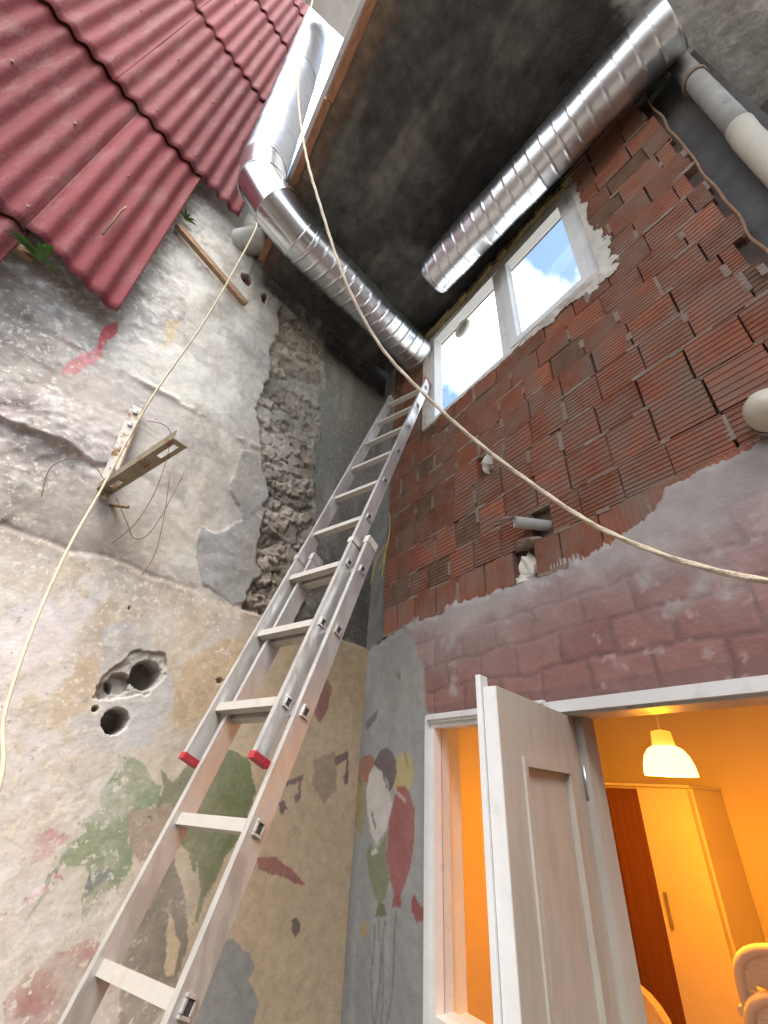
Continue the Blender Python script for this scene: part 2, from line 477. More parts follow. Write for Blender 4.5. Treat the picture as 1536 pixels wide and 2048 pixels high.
# outlines painted on the two walls: (metres along the wall, height)
LW = dict(
hair_l=[(1.293,1.796),(1.243,1.8),(1.194,1.78),(1.157,1.749),(1.118,1.713),(1.085,1.703),(1.076,1.65),(1.122,1.626),(1.165,1.617),(1.173,1.569),(1.161,1.519),(1.125,1.485),(1.11,1.444),(1.137,1.383),(1.167,1.389),(1.197,1.372),(1.219,1.338),(1.235,1.29),(1.259,1.355),(1.256,1.402),(1.279,1.452),(1.347,1.451),(1.362,1.387),(1.407,1.294),(1.386,1.399),(1.365,1.455),(1.367,1.492),(1.317,1.553),(1.359,1.569),(1.3,1.627),(1.323,1.665),(1.282,1.724),(1.28,1.76)],
hair_r=[(1.113,1.756),(1.047,1.715),(1.005,1.772),(0.989,1.811),(0.82,1.855),(0.708,1.822),(0.65,1.693),(0.665,1.568),(0.682,1.514),(0.734,1.463),(0.754,1.388),(0.782,1.35),(0.804,1.26),(0.818,1.239),(0.821,1.352),(0.857,1.442),(0.864,1.41),(0.905,1.476),(0.97,1.502),(1.052,1.569),(1.094,1.635),(1.07,1.687)],
face=[(1.179,1.617),(1.111,1.626),(1.036,1.645),(0.98,1.603),(0.996,1.519),(1.09,1.451),(1.146,1.506),(1.181,1.569)],
eye1=[(1.127,1.593),(1.102,1.6),(1.075,1.583),(1.098,1.588)],
eye2=[(1.124,1.573),(1.102,1.557),(1.08,1.565),(1.098,1.559)],
body=[(0.957,1.462),(0.92,1.405),(0.865,1.31),(0.836,1.248),(0.829,1.142),(0.828,1.049),(0.901,0.995),(1.007,1.014),(1.046,1.17),(1.099,1.274),(1.064,1.376),(1.01,1.44)],
body_gap=[(0.933,1.297),(0.907,1.269),(0.859,1.194),(0.849,1.144),(0.855,1.105),(0.887,1.116),(0.904,1.185),(0.913,1.242)],
dress=[(1.154,1.24),(1.23,1.236),(1.307,1.209),(1.356,1.192),(1.375,1.129),(1.36,1.064),(0.985,0.996),(0.994,1.069),(1.066,1.179)],
grey=[(0.693,1.204),(0.607,1.172),(0.498,1.106),(0.519,1.05),(0.459,0.97),(0.493,0.9),(0.74,0.945)],
crescent=[(0.579,1.449),(0.473,1.447),(0.366,1.395),(0.282,1.326),(0.402,1.365),(0.568,1.404)],
note_bar=[(0.19,1.868),(0.107,1.904),(0.102,1.865),(0.182,1.833)],
note_stem=[(0.121,1.888),(0.105,1.89),(0.089,1.77),(0.106,1.769)],
note_head=[(0.128,1.791),(0.107,1.804),(0.087,1.776),(0.093,1.74),(0.119,1.751)],
note2_bar=[(0.481,1.751),(0.388,1.78),(0.391,1.755),(0.475,1.725)],
note2_stem=[(0.409,1.771),(0.397,1.771),(0.39,1.67),(0.402,1.669)],
note2_head=[(0.427,1.69),(0.404,1.701),(0.39,1.67),(0.409,1.653),(0.426,1.664)],
note3=[(0.507,1.657),(0.485,1.667),(0.465,1.637),(0.479,1.602),(0.503,1.617)],
smudge=[(0.338,1.86),(0.201,1.906),(0.165,1.72),(0.232,1.663),(0.325,1.736)],
dot=[(0.352,1.218),(0.326,1.224),(0.305,1.188),(0.319,1.156),(0.347,1.176)],
redel=[(0.359,2.234),(0.311,2.271),(0.27,2.222),(0.277,2.113),(0.325,2.03),(0.362,2.063)],
pink1=[(1.473,1.536),(1.427,1.57),(1.365,1.542),(1.372,1.515),(1.398,1.478),(1.453,1.459),(1.456,1.502)],
pink2=[(1.442,1.35),(1.435,1.378),(1.372,1.402),(1.373,1.384),(1.405,1.369)],
pink3=[(1.369,1.419),(1.358,1.428),(1.319,1.413),(1.356,1.411)],
navy=[(1.262,1.417),(1.233,1.434),(1.185,1.428),(1.192,1.409),(1.227,1.382),(1.252,1.358)],
bluepatch=[(1.548,2.26),(1.453,2.33),(1.332,2.293),(1.222,2.161),(1.145,2.024),(1.195,1.879),(1.291,1.815),(1.419,1.771),(1.496,1.883),(1.444,1.98),(1.495,2.167)],
tan1=[(1.141,2.199),(0.98,2.356),(0.757,2.397),(0.787,2.148),(0.889,2.018),(0.998,1.961),(1.097,1.909),(1.155,2.023)],
tan2=[(1.581,2.014),(1.53,2.16),(1.474,2.111),(1.483,1.938),(1.531,1.845)],
red1=[(2.056,3.792),(2.026,3.859),(2.005,3.77),(2.013,3.655),(2.033,3.595),(2.05,3.661)],
red2=[(2.039,3.631),(2.071,3.54),(2.11,3.409),(2.095,3.343),(2.058,3.389),(2.018,3.522),(1.997,3.629)],
cement1=[(1.265,2.878),(1.181,2.884),(1.028,3.0),(0.866,3.021),(0.802,2.813),(0.803,2.597),(1.0,2.537),(1.186,2.561),(1.242,2.708)],
cement2=[(1.152,3.429),(1.017,3.532),(0.924,3.363),(0.866,3.021),(1.057,2.987),(1.143,3.135),(1.156,3.31)],
ochre=[(1.832,4.065),(1.768,4.158),(1.74,3.965),(1.774,3.839)],
patchup=[(1.999,3.887),(2.037,4.704),(1.933,5.445),(1.26,5.205),(1.158,4.42),(1.141,3.821),(1.133,3.563),(1.469,3.578),(1.689,3.532),(1.906,3.55),(2.008,3.66)],
)
FB = dict(
orange=('e',[(0.088,1.836),(0.008,1.835),(0.08,1.895)]),
plum=('e',[(0.266,1.828),(0.166,1.827),(0.248,1.924)]),
yellow=('e',[(0.425,1.821),(0.344,1.82),(0.413,1.908)]),
olive=('p',[(-0.027,1.798),(0.079,1.764),(0.111,1.646),(0.085,1.528),(0.015,1.549),(-0.048,1.62),(-0.056,1.724)]),
white=('p',[(0.164,1.845),(0.24,1.819),(0.306,1.762),(0.34,1.691),(0.334,1.629),(0.298,1.566),(0.229,1.508),(0.163,1.554),(0.127,1.623),(0.101,1.713),(0.113,1.8)]),
white_knot=('p',[(0.178,1.465),(0.214,1.499),(0.258,1.474)]),
red=('p',[(0.389,1.752),(0.444,1.758),(0.498,1.722),(0.529,1.65),(0.532,1.546),(0.501,1.443),(0.449,1.353),(0.4,1.345),(0.353,1.39),(0.315,1.474),(0.322,1.569),(0.347,1.661)]),
red_knot=('p',[(0.4,1.348),(0.442,1.355),(0.454,1.316),(0.431,1.3),(0.374,1.299)]),
green=('p',[(0.169,1.509),(0.232,1.486),(0.315,1.56),(0.315,1.474),(0.353,1.383),(0.321,1.319),(0.285,1.293),(0.235,1.311),(0.168,1.384),(0.141,1.453)]),
green_knot=('p',[(0.269,1.297),(0.307,1.303),(0.333,1.26),(0.251,1.245)]),
flame=('p',[(0.543,1.371),(0.569,1.349),(0.613,1.333),(0.601,1.296),(0.558,1.282),(0.525,1.311),(0.53,1.348)]),
ydot=('p',[(0.141,1.211),(0.178,1.215),(0.18,1.17),(0.149,1.157),(0.134,1.18)]),
note=('p',[(0.046,2.066),(0.161,2.123),(0.166,2.078),(0.053,2.016)]),
spot=('p',[(0.337,2.301),(0.379,2.295),(0.376,2.255),(0.345,2.264)]),
)

# ================================================================== SETTING
g = MB().box((-40, -40, -0.3), (40, 40, 0.0)).build("ground", "ground")
structure(g)

A10 = math.radians(10)
NW = np.array([math.cos(A10), math.sin(A10), 0.0])
DW = np.array([math.sin(A10), -math.cos(A10), 0.0])
def WP(t, z, h=0.0):                                   # point on the left wall
    p = t * DW + h * NW
    return Vector((p[0], p[1], z))

# ------------------------------------------------------------------ left wall (weathered concrete with mural)
lw = thing("concrete_wall", "tall weathered concrete wall with peeling mural, left of the brick wall", "wall", (0.25, -1.5, 0))
def seg(*parts):
    return np.unique(np.round(np.concatenate([np.arange(a, b, d) for a, b, d in parts]), 4))
ts = seg((-0.05, 1.18, 0.0075), (1.18, 1.48, 0.0042), (1.48, 2.5, 0.0075), (2.5, 3.6, 0.02))
zs = seg((0.0, 0.8, 0.02), (0.8, 1.84, 0.0075), (1.84, 2.22, 0.0042), (2.22, 5.4, 0.008), (5.4, 6.05, 0.02))
T, Z = np.meshgrid(ts, zs)
n1 = fbm(T, Z, 1.3, 5, 1)
n2 = fbm(T, Z, 6.0, 5, 11)
n3 = fbm(T, Z, 24.0, 4, 21)
n4 = fbm(T, Z, 3.0, 6, 31, 0.62)
wt = T + (fbm(T, Z, 5, 4, 41) - 0.5) * 0.09
wz = Z + (fbm(T, Z, 5, 4, 51) - 0.5) * 0.09
wt2 = T + (fbm(T, Z, 16, 3, 43) - 0.5) * 0.03
wz2 = Z + (fbm(T, Z, 16, 3, 53) - 0.5) * 0.03
zb = 2.545 + (fbm(T, T * 0, 3, 4, 61) - 0.5) * 0.10
low = 1 - sst(-0.012, 0.012, Z - zb)                    # 1 on the lower painted render
zm = 3.55 + (fbm(T, T * 0, 2.5, 4, 71) - 0.5) * 0.08
# rubble strip
rl = np.interp(Z, [2.5, 2.57, 3.2, 3.53, 3.82, 4.42, 4.77, 5.2], [0.9, 0.89, 0.93, 1.05, 1.14, 1.16, 1.17, 1.2]) + (fbm(T, Z, 7, 4, 81) - 0.5) * 0.13
rr = np.interp(Z, [2.5, 2.66, 3.03, 3.57, 4.39, 5.2], [0.58, 0.56, 0.5, 0.62, 0.67, 0.76]) + (fbm(T, Z, 6, 4, 91) - 0.5) * 0.12
up = 1 - low
rub = sst(-0.008, 0.008, rl - T) * sst(-0.015, 0.015, T - rr) * up * (1 - sst(4.85, 5.0, Z))
crs = np.floor(wz2 / 0.085)
f1, f2, rid = voro(wt2 * 6.5 + crs * 0.37, wz2 * 11.0, 5)
joint = 1 - sst(0.02, 0.10, f2 - f1)
pitn = fbm(T * 0.9, Z, 11, 4, 95)
H = (n1 - 0.5) * 0.010 + (n2 - 0.5) * (0.007 - 0.003 * low) + (n3 - 0.5) * (0.003 - 0.0018 * low)
H = H - np.exp(-((Z - zb) / 0.012) ** 2) * 0.004 * sst(0.4, 0.6, n2)
lip = np.exp(-((Z - zb + 0.015) / 0.02) ** 2) * sst(0.4, 0.9, T)
H = H + lip * 0.002 * sst(0.42, 0.6, n2)
H = H + np.exp(-((Z - zm) / 0.018) ** 2) * 0.009 * sst(0.45, 0.6, n2) * (T > rl)
f1b, f2b, ridb = voro(wt2 * 17, wz2 * 21, 9)
pit = rub * sst(0.53, 0.60, pitn) * sst(0.35, 0.6, ridb + 0.25)
H = H + rub * (-0.04 + rid * 0.030 - joint * 0.012 + (n2 - 0.5) * 0.014 + (n3 - 0.5) * 0.012) - pit * 0.02
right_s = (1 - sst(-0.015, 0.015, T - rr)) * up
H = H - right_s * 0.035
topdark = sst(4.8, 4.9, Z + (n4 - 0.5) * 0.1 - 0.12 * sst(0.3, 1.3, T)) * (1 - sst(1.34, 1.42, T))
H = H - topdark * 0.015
# swelling with a hollow underside, left
bul = np.exp(-((T - 2.05) / 0.28) ** 2) * sst(2.985, 3.005, wz) * (1 - sst(3.02, 3.35, wz))
H = H + bul * 0.045 * (0.4 + n2)
f1c, f2c, ridc = voro(wt2 * 9, wz2 * 9, 19)
rough_left = sst(1.75, 2.1, T + (n4 - 0.5) * 0.7) * up
H = H + rough_left * ((n2 - 0.5) * 0.03 + (ridc - 0.5) * 0.008 + (n3 - 0.5) * 0.008)
# cement skim with tool marks
cem = inpoly(wt, wz, LW['cement1']) | inpoly(wt, wz, LW['cement2'])
H = H + cem * (0.004 + np.abs(fbm(T * 0.6 + Z * 0.5, Z - T * 0.4, 4, 3, 121) - 0.5) * 0.03)
# drilled holes
hole_in = np.zeros(T.shape)
for (ht, hz_, hr, dep) in ((1.285, 2.106, 0.062, 0.16), (1.375, 2.05, 0.046, 0.05), (1.415, 2.02, 0.036, 0.05), (1.345, 1.915, 0.05, 0.16), (1.433, 1.948, 0.011, 0.04), (1.447, 2.362, 0.009, 0.05), (0.95, 2.14, 0.013, 0.03)):
    dd = np.hypot(T - ht, Z - hz_) + (n3 - 0.5) * (0.03 if dep == 0.05 else 0.004)
    k = (dd < hr)
    hole_in = np.maximum(hole_in, k)
    H = H - k * dep * (1 if dep > 0.1 else (0.6 + n2))
chip = inpoly(wt2, wz2, [(1.36, 2.2), (1.24, 2.21), (1.2, 2.12), (1.26, 2.03), (1.38, 1.99), (1.46, 1.99), (1.45, 2.07)]) & (hole_in < 0.5)
H = H - chip * (0.012 + (n3 - 0.4) * 0.03)
hole_red = np.zeros(T.shape)
for (ht, hz_, ra, rb) in ((1.487, 4.923, 0.045, 0.06), (1.324, 4.873, 0.025, 0.05)):
    k = (np.hypot((wt2 - ht) / ra, (wz2 - hz_) / rb) < 1)
    hole_red = np.maximum(hole_red, k)
    H = H - k * 0.06
# thin cracks
cr = np.abs(fbm(T, Z, 1.1, 4, 131, 0.5) - 0.5)
crack = 0.0 * cr
H = H - crack * 0.001

# pigment
Cc = np.ones(T.shape + (3,)) * np.array((0.44, 0.395, 0.325))
Cc = mixc(Cc, sst(0.42, 0.62, n4), (0.52, 0.485, 0.42))
Cc = mixc(Cc, sst(0.5, 0.68, fbm(T, Z, 2.1, 5, 151)) * 0.7, (0.33, 0.30, 0.265))
pu = inpoly(wt, wz, LW['patchup'])
Cc = mixc(Cc, pu * 0.75, (0.57, 0.54, 0.47))
stre = fbm(T * 0.35 + Z * 0.25, Z * 1.0 - T * 0.5, 16, 4, 161)
Cc = mixc(Cc, pu * sst(0.5, 0.7, stre) * 0.5, (0.48, 0.455, 0.40))
Cc = mixc(Cc, rough_left * sst(0.42, 0.6, n4) * 0.75, (0.44, 0.395, 0.37))
Cc = mixc(Cc, rough_left * sst(0.60, 0.68, n3) * 0.8, (0.70, 0.69, 0.66))
Cc = mixc(Cc, rough_left * sst(0.66, 0.72, fbm(T, Z, 5, 4, 171)) * 0.6, (0.36, 0.25, 0.25))
midz = sst(0, 0.02, zm - Z) * up * (T > rl)
Cc = mixc(Cc, midz * sst(1.2, 1.9, T) * 0.4, (0.45, 0.39, 0.36))
Cc = mixc(Cc, cem * 0.85, (0.25, 0.25, 0.245))
Cc = mixc(Cc, cem * sst(0.5, 0.65, fbm(T + Z, Z - T, 8, 4, 181)) * 0.5, (0.36, 0.355, 0.34))
damp = sst(0.62, 0.8, 1 - np.abs(T - rl) * 1.6 + (n4 - 0.5) * 0.5) * up * (T > rl)
Cc = mixc(Cc, damp * 0.45, (0.24, 0.22, 0.185))
Cc = mixc(Cc, np.exp(-((Z - zb) / 0.1) ** 2) * up * sst(0.45, 0.62, n2) * 0.7, (0.24, 0.19, 0.155))
rc = np.array((0.255, 0.215, 0.165)) + (rid[..., None] - 0.5) * np.array((0.10, 0.08, 0.06)) + (n2[..., None] - 0.5) * 0.22
m_ = rub[..., None]
Cc = Cc * (1 - m_) + rc * m_
Cc = mixc(Cc, rub * joint * 0.25, (0.17, 0.14, 0.11))
Cc = mixc(Cc, rub * sst(0.5, 0.66, fbm(T, Z, 4, 5, 97)) * 0.6, (0.33, 0.30, 0.25))
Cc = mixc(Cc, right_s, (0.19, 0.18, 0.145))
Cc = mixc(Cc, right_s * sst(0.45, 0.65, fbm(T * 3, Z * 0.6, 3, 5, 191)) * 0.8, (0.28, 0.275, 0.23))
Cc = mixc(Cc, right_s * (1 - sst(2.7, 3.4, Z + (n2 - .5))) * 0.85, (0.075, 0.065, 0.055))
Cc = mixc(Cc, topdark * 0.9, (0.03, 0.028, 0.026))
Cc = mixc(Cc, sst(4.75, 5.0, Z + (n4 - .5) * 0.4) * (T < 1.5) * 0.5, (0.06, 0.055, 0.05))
stain = sst(0.5, 0.66, fbm(T * 1.6, Z * 0.55, 2.2, 6, 231, 0.6)) * up * (1 - rub) * (1 - right_s)
Cc = mixc(Cc, stain * 0.55, (0.27, 0.235, 0.195))
stain2 = sst(0.55, 0.66, fbm(T * 0.8, Z, 7, 5, 241, 0.6)) * up * (1 - rub)
Cc = mixc(Cc, stain2 * 0.4, (0.22, 0.195, 0.165))
Cc = mixc(Cc, np.exp(-((Z - zm + 0.02) / 0.025) ** 2) * (T > rl) * sst(0.4, 0.6, n2) * 0.6, (0.23, 0.20, 0.17))
# --- lower painted render
Lo = np.ones(T.shape + (3,)) * np.array((0.50, 0.39, 0.265))
Lo = mixc(Lo, sst(0.62, 1.2, T), (0.55, 0.475, 0.37))
wear = sst(0.42, 0.60, n4 * 0.6 + n2 * 0.4 + (T - 1.15) * 0.16)
wear2 = sst(0.5, 0.62, fbm(T * 1.2 + Z * 0.6, Z - T * 0.5, 5, 6, 201, 0.65) + (T - 1.25) * 0.12)
Lo = mixc(Lo, wear * 0.8 * sst(0.75, 1.1, T), (0.60, 0.555, 0.49))
Lo = mixc(Lo, wear2 * sst(1.2, 1.5, T) * 0.8, (0.66, 0.60, 0.585))
Lo = mixc(Lo, sst(0.55, 0.68, fbm(T, Z, 3.4, 6, 211, 0.6)) * 0.6 * sst(1.75, 2.1, Z), (0.46, 0.35, 0.24))
Lo = mixc(Lo, inpoly(wt, wz, LW['tan1']) * 0.7, (0.52, 0.36, 0.19))
Lo = mixc(Lo, inpoly(wt, wz, LW['tan2']) * 0.5, (0.5, 0.38, 0.25))
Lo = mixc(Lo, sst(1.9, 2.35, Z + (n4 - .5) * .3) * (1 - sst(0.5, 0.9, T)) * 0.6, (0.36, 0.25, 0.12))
def pnt(key, c, a=1.0, worn=0.0, rough=False):
    global Lo
    m = inpoly(wt if rough else wt2, wz if rough else wz2, LW[key]).astype(float)
    if worn:
        m = m * (1 - worn * sst(0.45, 0.58, n2 * 0.5 + n4 * 0.5 + (T - 1.1) * 0.22))
    Lo = mixc(Lo, m * a, c)
pnt('bluepatch', (0.47, 0.49, 0.51), 0.6, 0.3, rough=True)
pnt('body', (0.20, 0.165, 0.13), 0.9, 0.3)
pnt('body_gap', (0.58, 0.46, 0.3))
pnt('dress', (0.38, 0.14, 0.13), 0.8, 0.7)
pnt('hair_l', (0.20, 0.26, 0.135), 0.92, 0.4)
pnt('hair_r', (0.145, 0.175, 0.08), 0.93, 0.2)
pnt('face', (0.35, 0.26, 0.18), 0.9, 0.3)
for k in ('eye1', 'eye2'):
    pnt(k, (0.08, 0.08, 0.08), 0.9)
pnt('grey', (0.27, 0.275, 0.275), 0.9)
pnt('crescent', (0.30, 0.115, 0.105), 0.85)
for k in ('note_bar', 'note_stem', 'note_head', 'note2_bar', 'note2_stem', 'note2_head', 'note3', 'dot'):
    pnt(k, (0.15, 0.105, 0.105), 0.9)
pnt('smudge', (0.24, 0.19, 0.15), 0.6, rough=True)
pnt('redel', (0.22, 0.08, 0.07), 0.9)
pnt('pink1', (0.52, 0.24, 0.26), 0.85, 0.5)
pnt('pink2', (0.58, 0.26, 0.29), 0.85, 0.3)
pnt('pink3', (0.5, 0.2, 0.23), 0.8)
pnt('navy', (0.14, 0.16, 0.18), 0.85, 0.4)
Lo = mixc(Lo, sst(0.66, 0.72, n3 * 0.6 + n4 * 0.4 + (T - 1.2) * 0.05) * sst(1.0, 1.3, T) * 0.8, (0.74, 0.66, 0.50))
Lo = mixc(Lo, sst(0.60, 0.66, fbm(T + .4 * Z, Z * 1.2, 11, 5, 221)) * sst(1.15, 1.4, T) * 0.6, (0.70, 0.665, 0.64))
dust = sst(0.46, 0.64, fbm(T + 0.5 * Z, Z * 0.8, 3.0, 6, 251, 0.66))
Lo = mixc(Lo, dust * 0.12 * sst(0.5, 1.0, T), (0.60, 0.545, 0.47))
Lo = mixc(Lo, sst(0.54, 0.68, fbm(T, Z * 0.4, 3.2, 6, 261, 0.62)) * 0.25, (0.34, 0.28, 0.215))
Lo = mixc(Lo, np.exp(-((Z - zb) / 0.12) ** 2) * sst(0.45, 0.6, n2) * 0.6, (0.3, 0.23, 0.17))
H = H - low * (wear * 0.0016 + wear2 * 0.0012)
Cc = Cc * (1 - low[..., None]) + Lo * low[..., None]
for k in ('red1', 'red2'):
    Cc = mixc(Cc, inpoly(wt2, wz2, LW[k]) * (0.85 if k == 'red1' else 0.5), (0.62, 0.09, 0.12))
Cc = mixc(Cc, inpoly(wt, wz, LW['ochre']) * 0.45, (0.55, 0.38, 0.14))
Cc = mixc(Cc, (hole_in + chip) * 0.9, (0.44, 0.41, 0.36))
Cc = mixc(Cc, (hole_in * sst(0.4, 0.6, n2)) * 0.8, (0.2, 0.18, 0.15))
Cc = mixc(Cc, hole_red * 0.9, (0.25, 0.085, 0.05))
Cc = mixc(Cc, crack * 0.5, (0.12, 0.1, 0.085))
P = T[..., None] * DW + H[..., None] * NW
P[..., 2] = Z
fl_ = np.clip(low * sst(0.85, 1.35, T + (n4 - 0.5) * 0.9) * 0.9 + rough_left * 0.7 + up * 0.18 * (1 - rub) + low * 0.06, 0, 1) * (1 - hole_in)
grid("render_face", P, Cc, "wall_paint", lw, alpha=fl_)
mb = MB()
c = WP(1.78, 3.0, -0.33)
mb.obox(c, DW * 1.85, NW * 0.12, (0, 0, 3.0))
mb.build("wall_core", "concrete", lw)

# ------------------------------------------------------------------ slab overhead
slab = thing("concrete_slab", "soot blackened concrete slab overhanging the courtyard above the window", "slab", (1.8, -0.5, 5.15))
xs = np.arange(0.0, 4.2, 0.016)
ys = np.arange(-1.4, 1.0, 0.016)
X, Yg = np.meshgrid(xs, ys)
s1, s2, s4 = fbm(X, Yg, 1.4, 5, 301), fbm(X, Yg, 8, 4, 311), fbm(X, Yg, 4, 6, 321, 0.65)
S = np.ones(X.shape + (3,)) * np.array((0.055, 0.053, 0.049))
S = mixc(S, sst(0.45, 0.68, s4) * 0.7, (0.105, 0.10, 0.088))
S = mixc(S, sst(0.52, 0.7, fbm(X, Yg, 1.1, 5, 351)) * 0.8, (0.022, 0.021, 0.021))
S = mixc(S, sst(0.5, 0.75, fbm(X * 0.5, Yg * 2.2, 3, 5, 331)) * 0.6, (0.15, 0.142, 0.12))
S = mixc(S, sst(0.55, 0.7, s1) * 0.4, (0.10, 0.078, 0.062))
edge = sst(-1.24, -1.37, Yg + (s4 - 0.5) * 0.16)
S = mixc(S, edge * 0.7, (0.15, 0.10, 0.065))
right = sst(2.58, 2.68, X + (s4 - 0.5) * 0.3)
S = mixc(S, right * 0.95, (0.52, 0.49, 0.46))
S = mixc(S, right * sst(0.5, 0.62, fbm(X * 2 + Yg, Yg - X, 3, 5, 341)) * 0.6, (0.66, 0.63, 0.61))
S = S * np.where(right[..., None] > 0.5, 1.0, 1.35)
board = sst(0.06, 0.02, np.mod(Yg + (s2 - 0.5) * 0.02, 0.19) / 0.19 * 0.19 / 0.06)
S = mixc(S, board * (1 - right) * 0.35, (0.03, 0.029, 0.027))
hs = -(s1 - 0.5) * 0.05 + board * 0.004 - (s2 - 0.5) * 0.012 - edge * (s2 - 0.3) * 0.04
Ps = np.stack([X, Yg, 5.15 + hs], -1)
cxs, cys = X[:-1, :-1], Yg[:-1, :-1]
grid("soffit", Ps, S, "soffit", slab, (cys < 0.13) | (cxs > 2.5))
MB().box((0.0, -1.39, 5.20), (4.2, 0.15, 5.42)).box((2.52, 0.152, 5.20), (4.2, 1.0, 5.42)).build("slab_core", "dark_concrete", slab)
# edge laths and board along the slab's outer side
random.seed(3)
x = 0.32
while x < 4.1:
    w = random.uniform(0.5, 0.9)
    mb = MB()
    yy, zz = -1.425 + random.uniform(-0.006, 0.006), 5.155 + random.uniform(-0.006, 0.006)
    mb.obox((x + w / 2, yy, zz), (w / 2, random.uniform(-0.006, 0.006), random.uniform(-0.004, 0.004)), (0, 0.022, 0.0), (0, 0, 0.02))
    mb.build("edge_lath", "wood_edge", slab)
    x += w + 0.006
MB().box((0.3, -1.478, 5.30), (4.2, -1.452, 5.40)).build("fascia_board", "white_frame", slab)
MB().box((0.3, -1.452, 5.21), (4.2, -1.392, 5.47)).build("edge_beam", "concrete", slab)

us = thing("added_upper_storey", "added pale wall and eave above the concrete slab, blocking the bright sky gap", "building", (2.5, -1.3, 5.42))  # added wall and eave: block the sky beside the duct, narrow the opening
MB().box((0.5, -1.36, 5.422), (4.4, -1.2, 8.6)).build("wall", "added_eave_paint", us)
MB().box((0.95, -1.92, 8.6), (4.4, -1.1, 8.72)).build("added_eave_soffit", "added_eave_paint", us)
MB().box((0.95, -1.96, 8.56), (4.4, -1.921, 8.76)).build("added_gutter_board", "added_eave_paint", us)

# ------------------------------------------------------------------ house facade
fa = thing("brick_wall", "wall of exposed red hollow bricks with door, small window and painted plaster below", "wall", (1.3, 0.1, 0))
WX0, WX1, WZ0, WZ1 = 0.60, 2.0, 4.02, 5.03
core = MB()
YB = 0.15
core.box((-0.3, 0.04, 2.12), (2.5, YB, WZ0))
core.box((-0.3, 0.04, WZ0), (WX0 - 0.02, YB, 5.15))
core.box((WX1 + 0.02, 0.04, WZ0), (2.5, YB, 5.15))
core.box((WX0 - 0.02, 0.04, WZ1 + 0.02), (WX1 + 0.02, YB, 5.15))
core.build("wall_core", "joint_dark", fa)
low = MB()
low.box((-0.3, 0.01, 0), (0.655, YB, 2.12))
low.box((0.655, 0.01, 0), (1.3, YB, 1.03))
low.box((0.655, 0.01, 2.03), (2.3, YB, 2.12))
low.box((2.3, 0.01, 0), (4.2, YB, 2.12))
low.build("plastered_base", "concrete", fa)
col_ = MB()
col_.box((-0.2, -0.006, 2.4), (0.125, 0.04, 5.15))
col_.build("corner_column", "concrete", fa)
col2 = MB()
col2.box((2.5, 0.08, 2.12), (2.74, 0.9, 5.15))
col2.box((2.74, 0.62, 2.12), (4.2, 0.9, 5.15))
col2.build("concrete_column", "dark_concrete", fa)

def brick_mesh(vertical=False, grooves=7, name="brick"):
    pr = []
    step = 1.0 / grooves
    for i in range(grooves):
        a = -0.5 + i * step
        pr += [(a + step * 0.02, 0.0035), (a + step * 0.60, 0.0035), (a + step * 0.70, 0.0), (a + step * 0.90, 0.0)]
    D = 0.10
    n = len(pr)
    vs = []
    for e in (-0.5, 0.5):
        for q, y in pr:
            vs.append((q, y, e) if vertical else (e, y, q))
        for q, y in ((0.5, D), (-0.5, D)):
            vs.append((q, y, e) if vertical else (e, y, q))
    m = n + 2
    fs = [(i, (i + 1) % m, m + (i + 1) % m, m + i) for i in range(m)]
    fs += [tuple(reversed(range(m))), tuple(range(m, 2 * m))]
    me = bpy.data.meshes.new(name)
    me.from_pydata(vs, [], fs)
    me.update()
    return me
BH = [brick_mesh(False, 7), brick_mesh(False, 8), brick_mesh(False, 6)]
BV = [brick_mesh(True, 9), brick_mesh(True, 8)]
BD = [brick_mesh(False, 7)]
for me in BH + BV:
    me.materials.append(MATS["brick"])
BD[0].materials.append(MATS["brick_dark"])
rng = random.Random(21)
courses = [2.56, 2.73, 2.89, 3.075, 3.25, 3.42, 3.575, 3.725, 3.875, 4.03, 4.185, 4.345, 4.50, 4.66, 4.815, 4.97, 5.125]
holes = [(1.055, 1.175, 3.35), (1.245, 1.36, 2.62), (1.37, 1.475, 2.82)]
beds = MB()
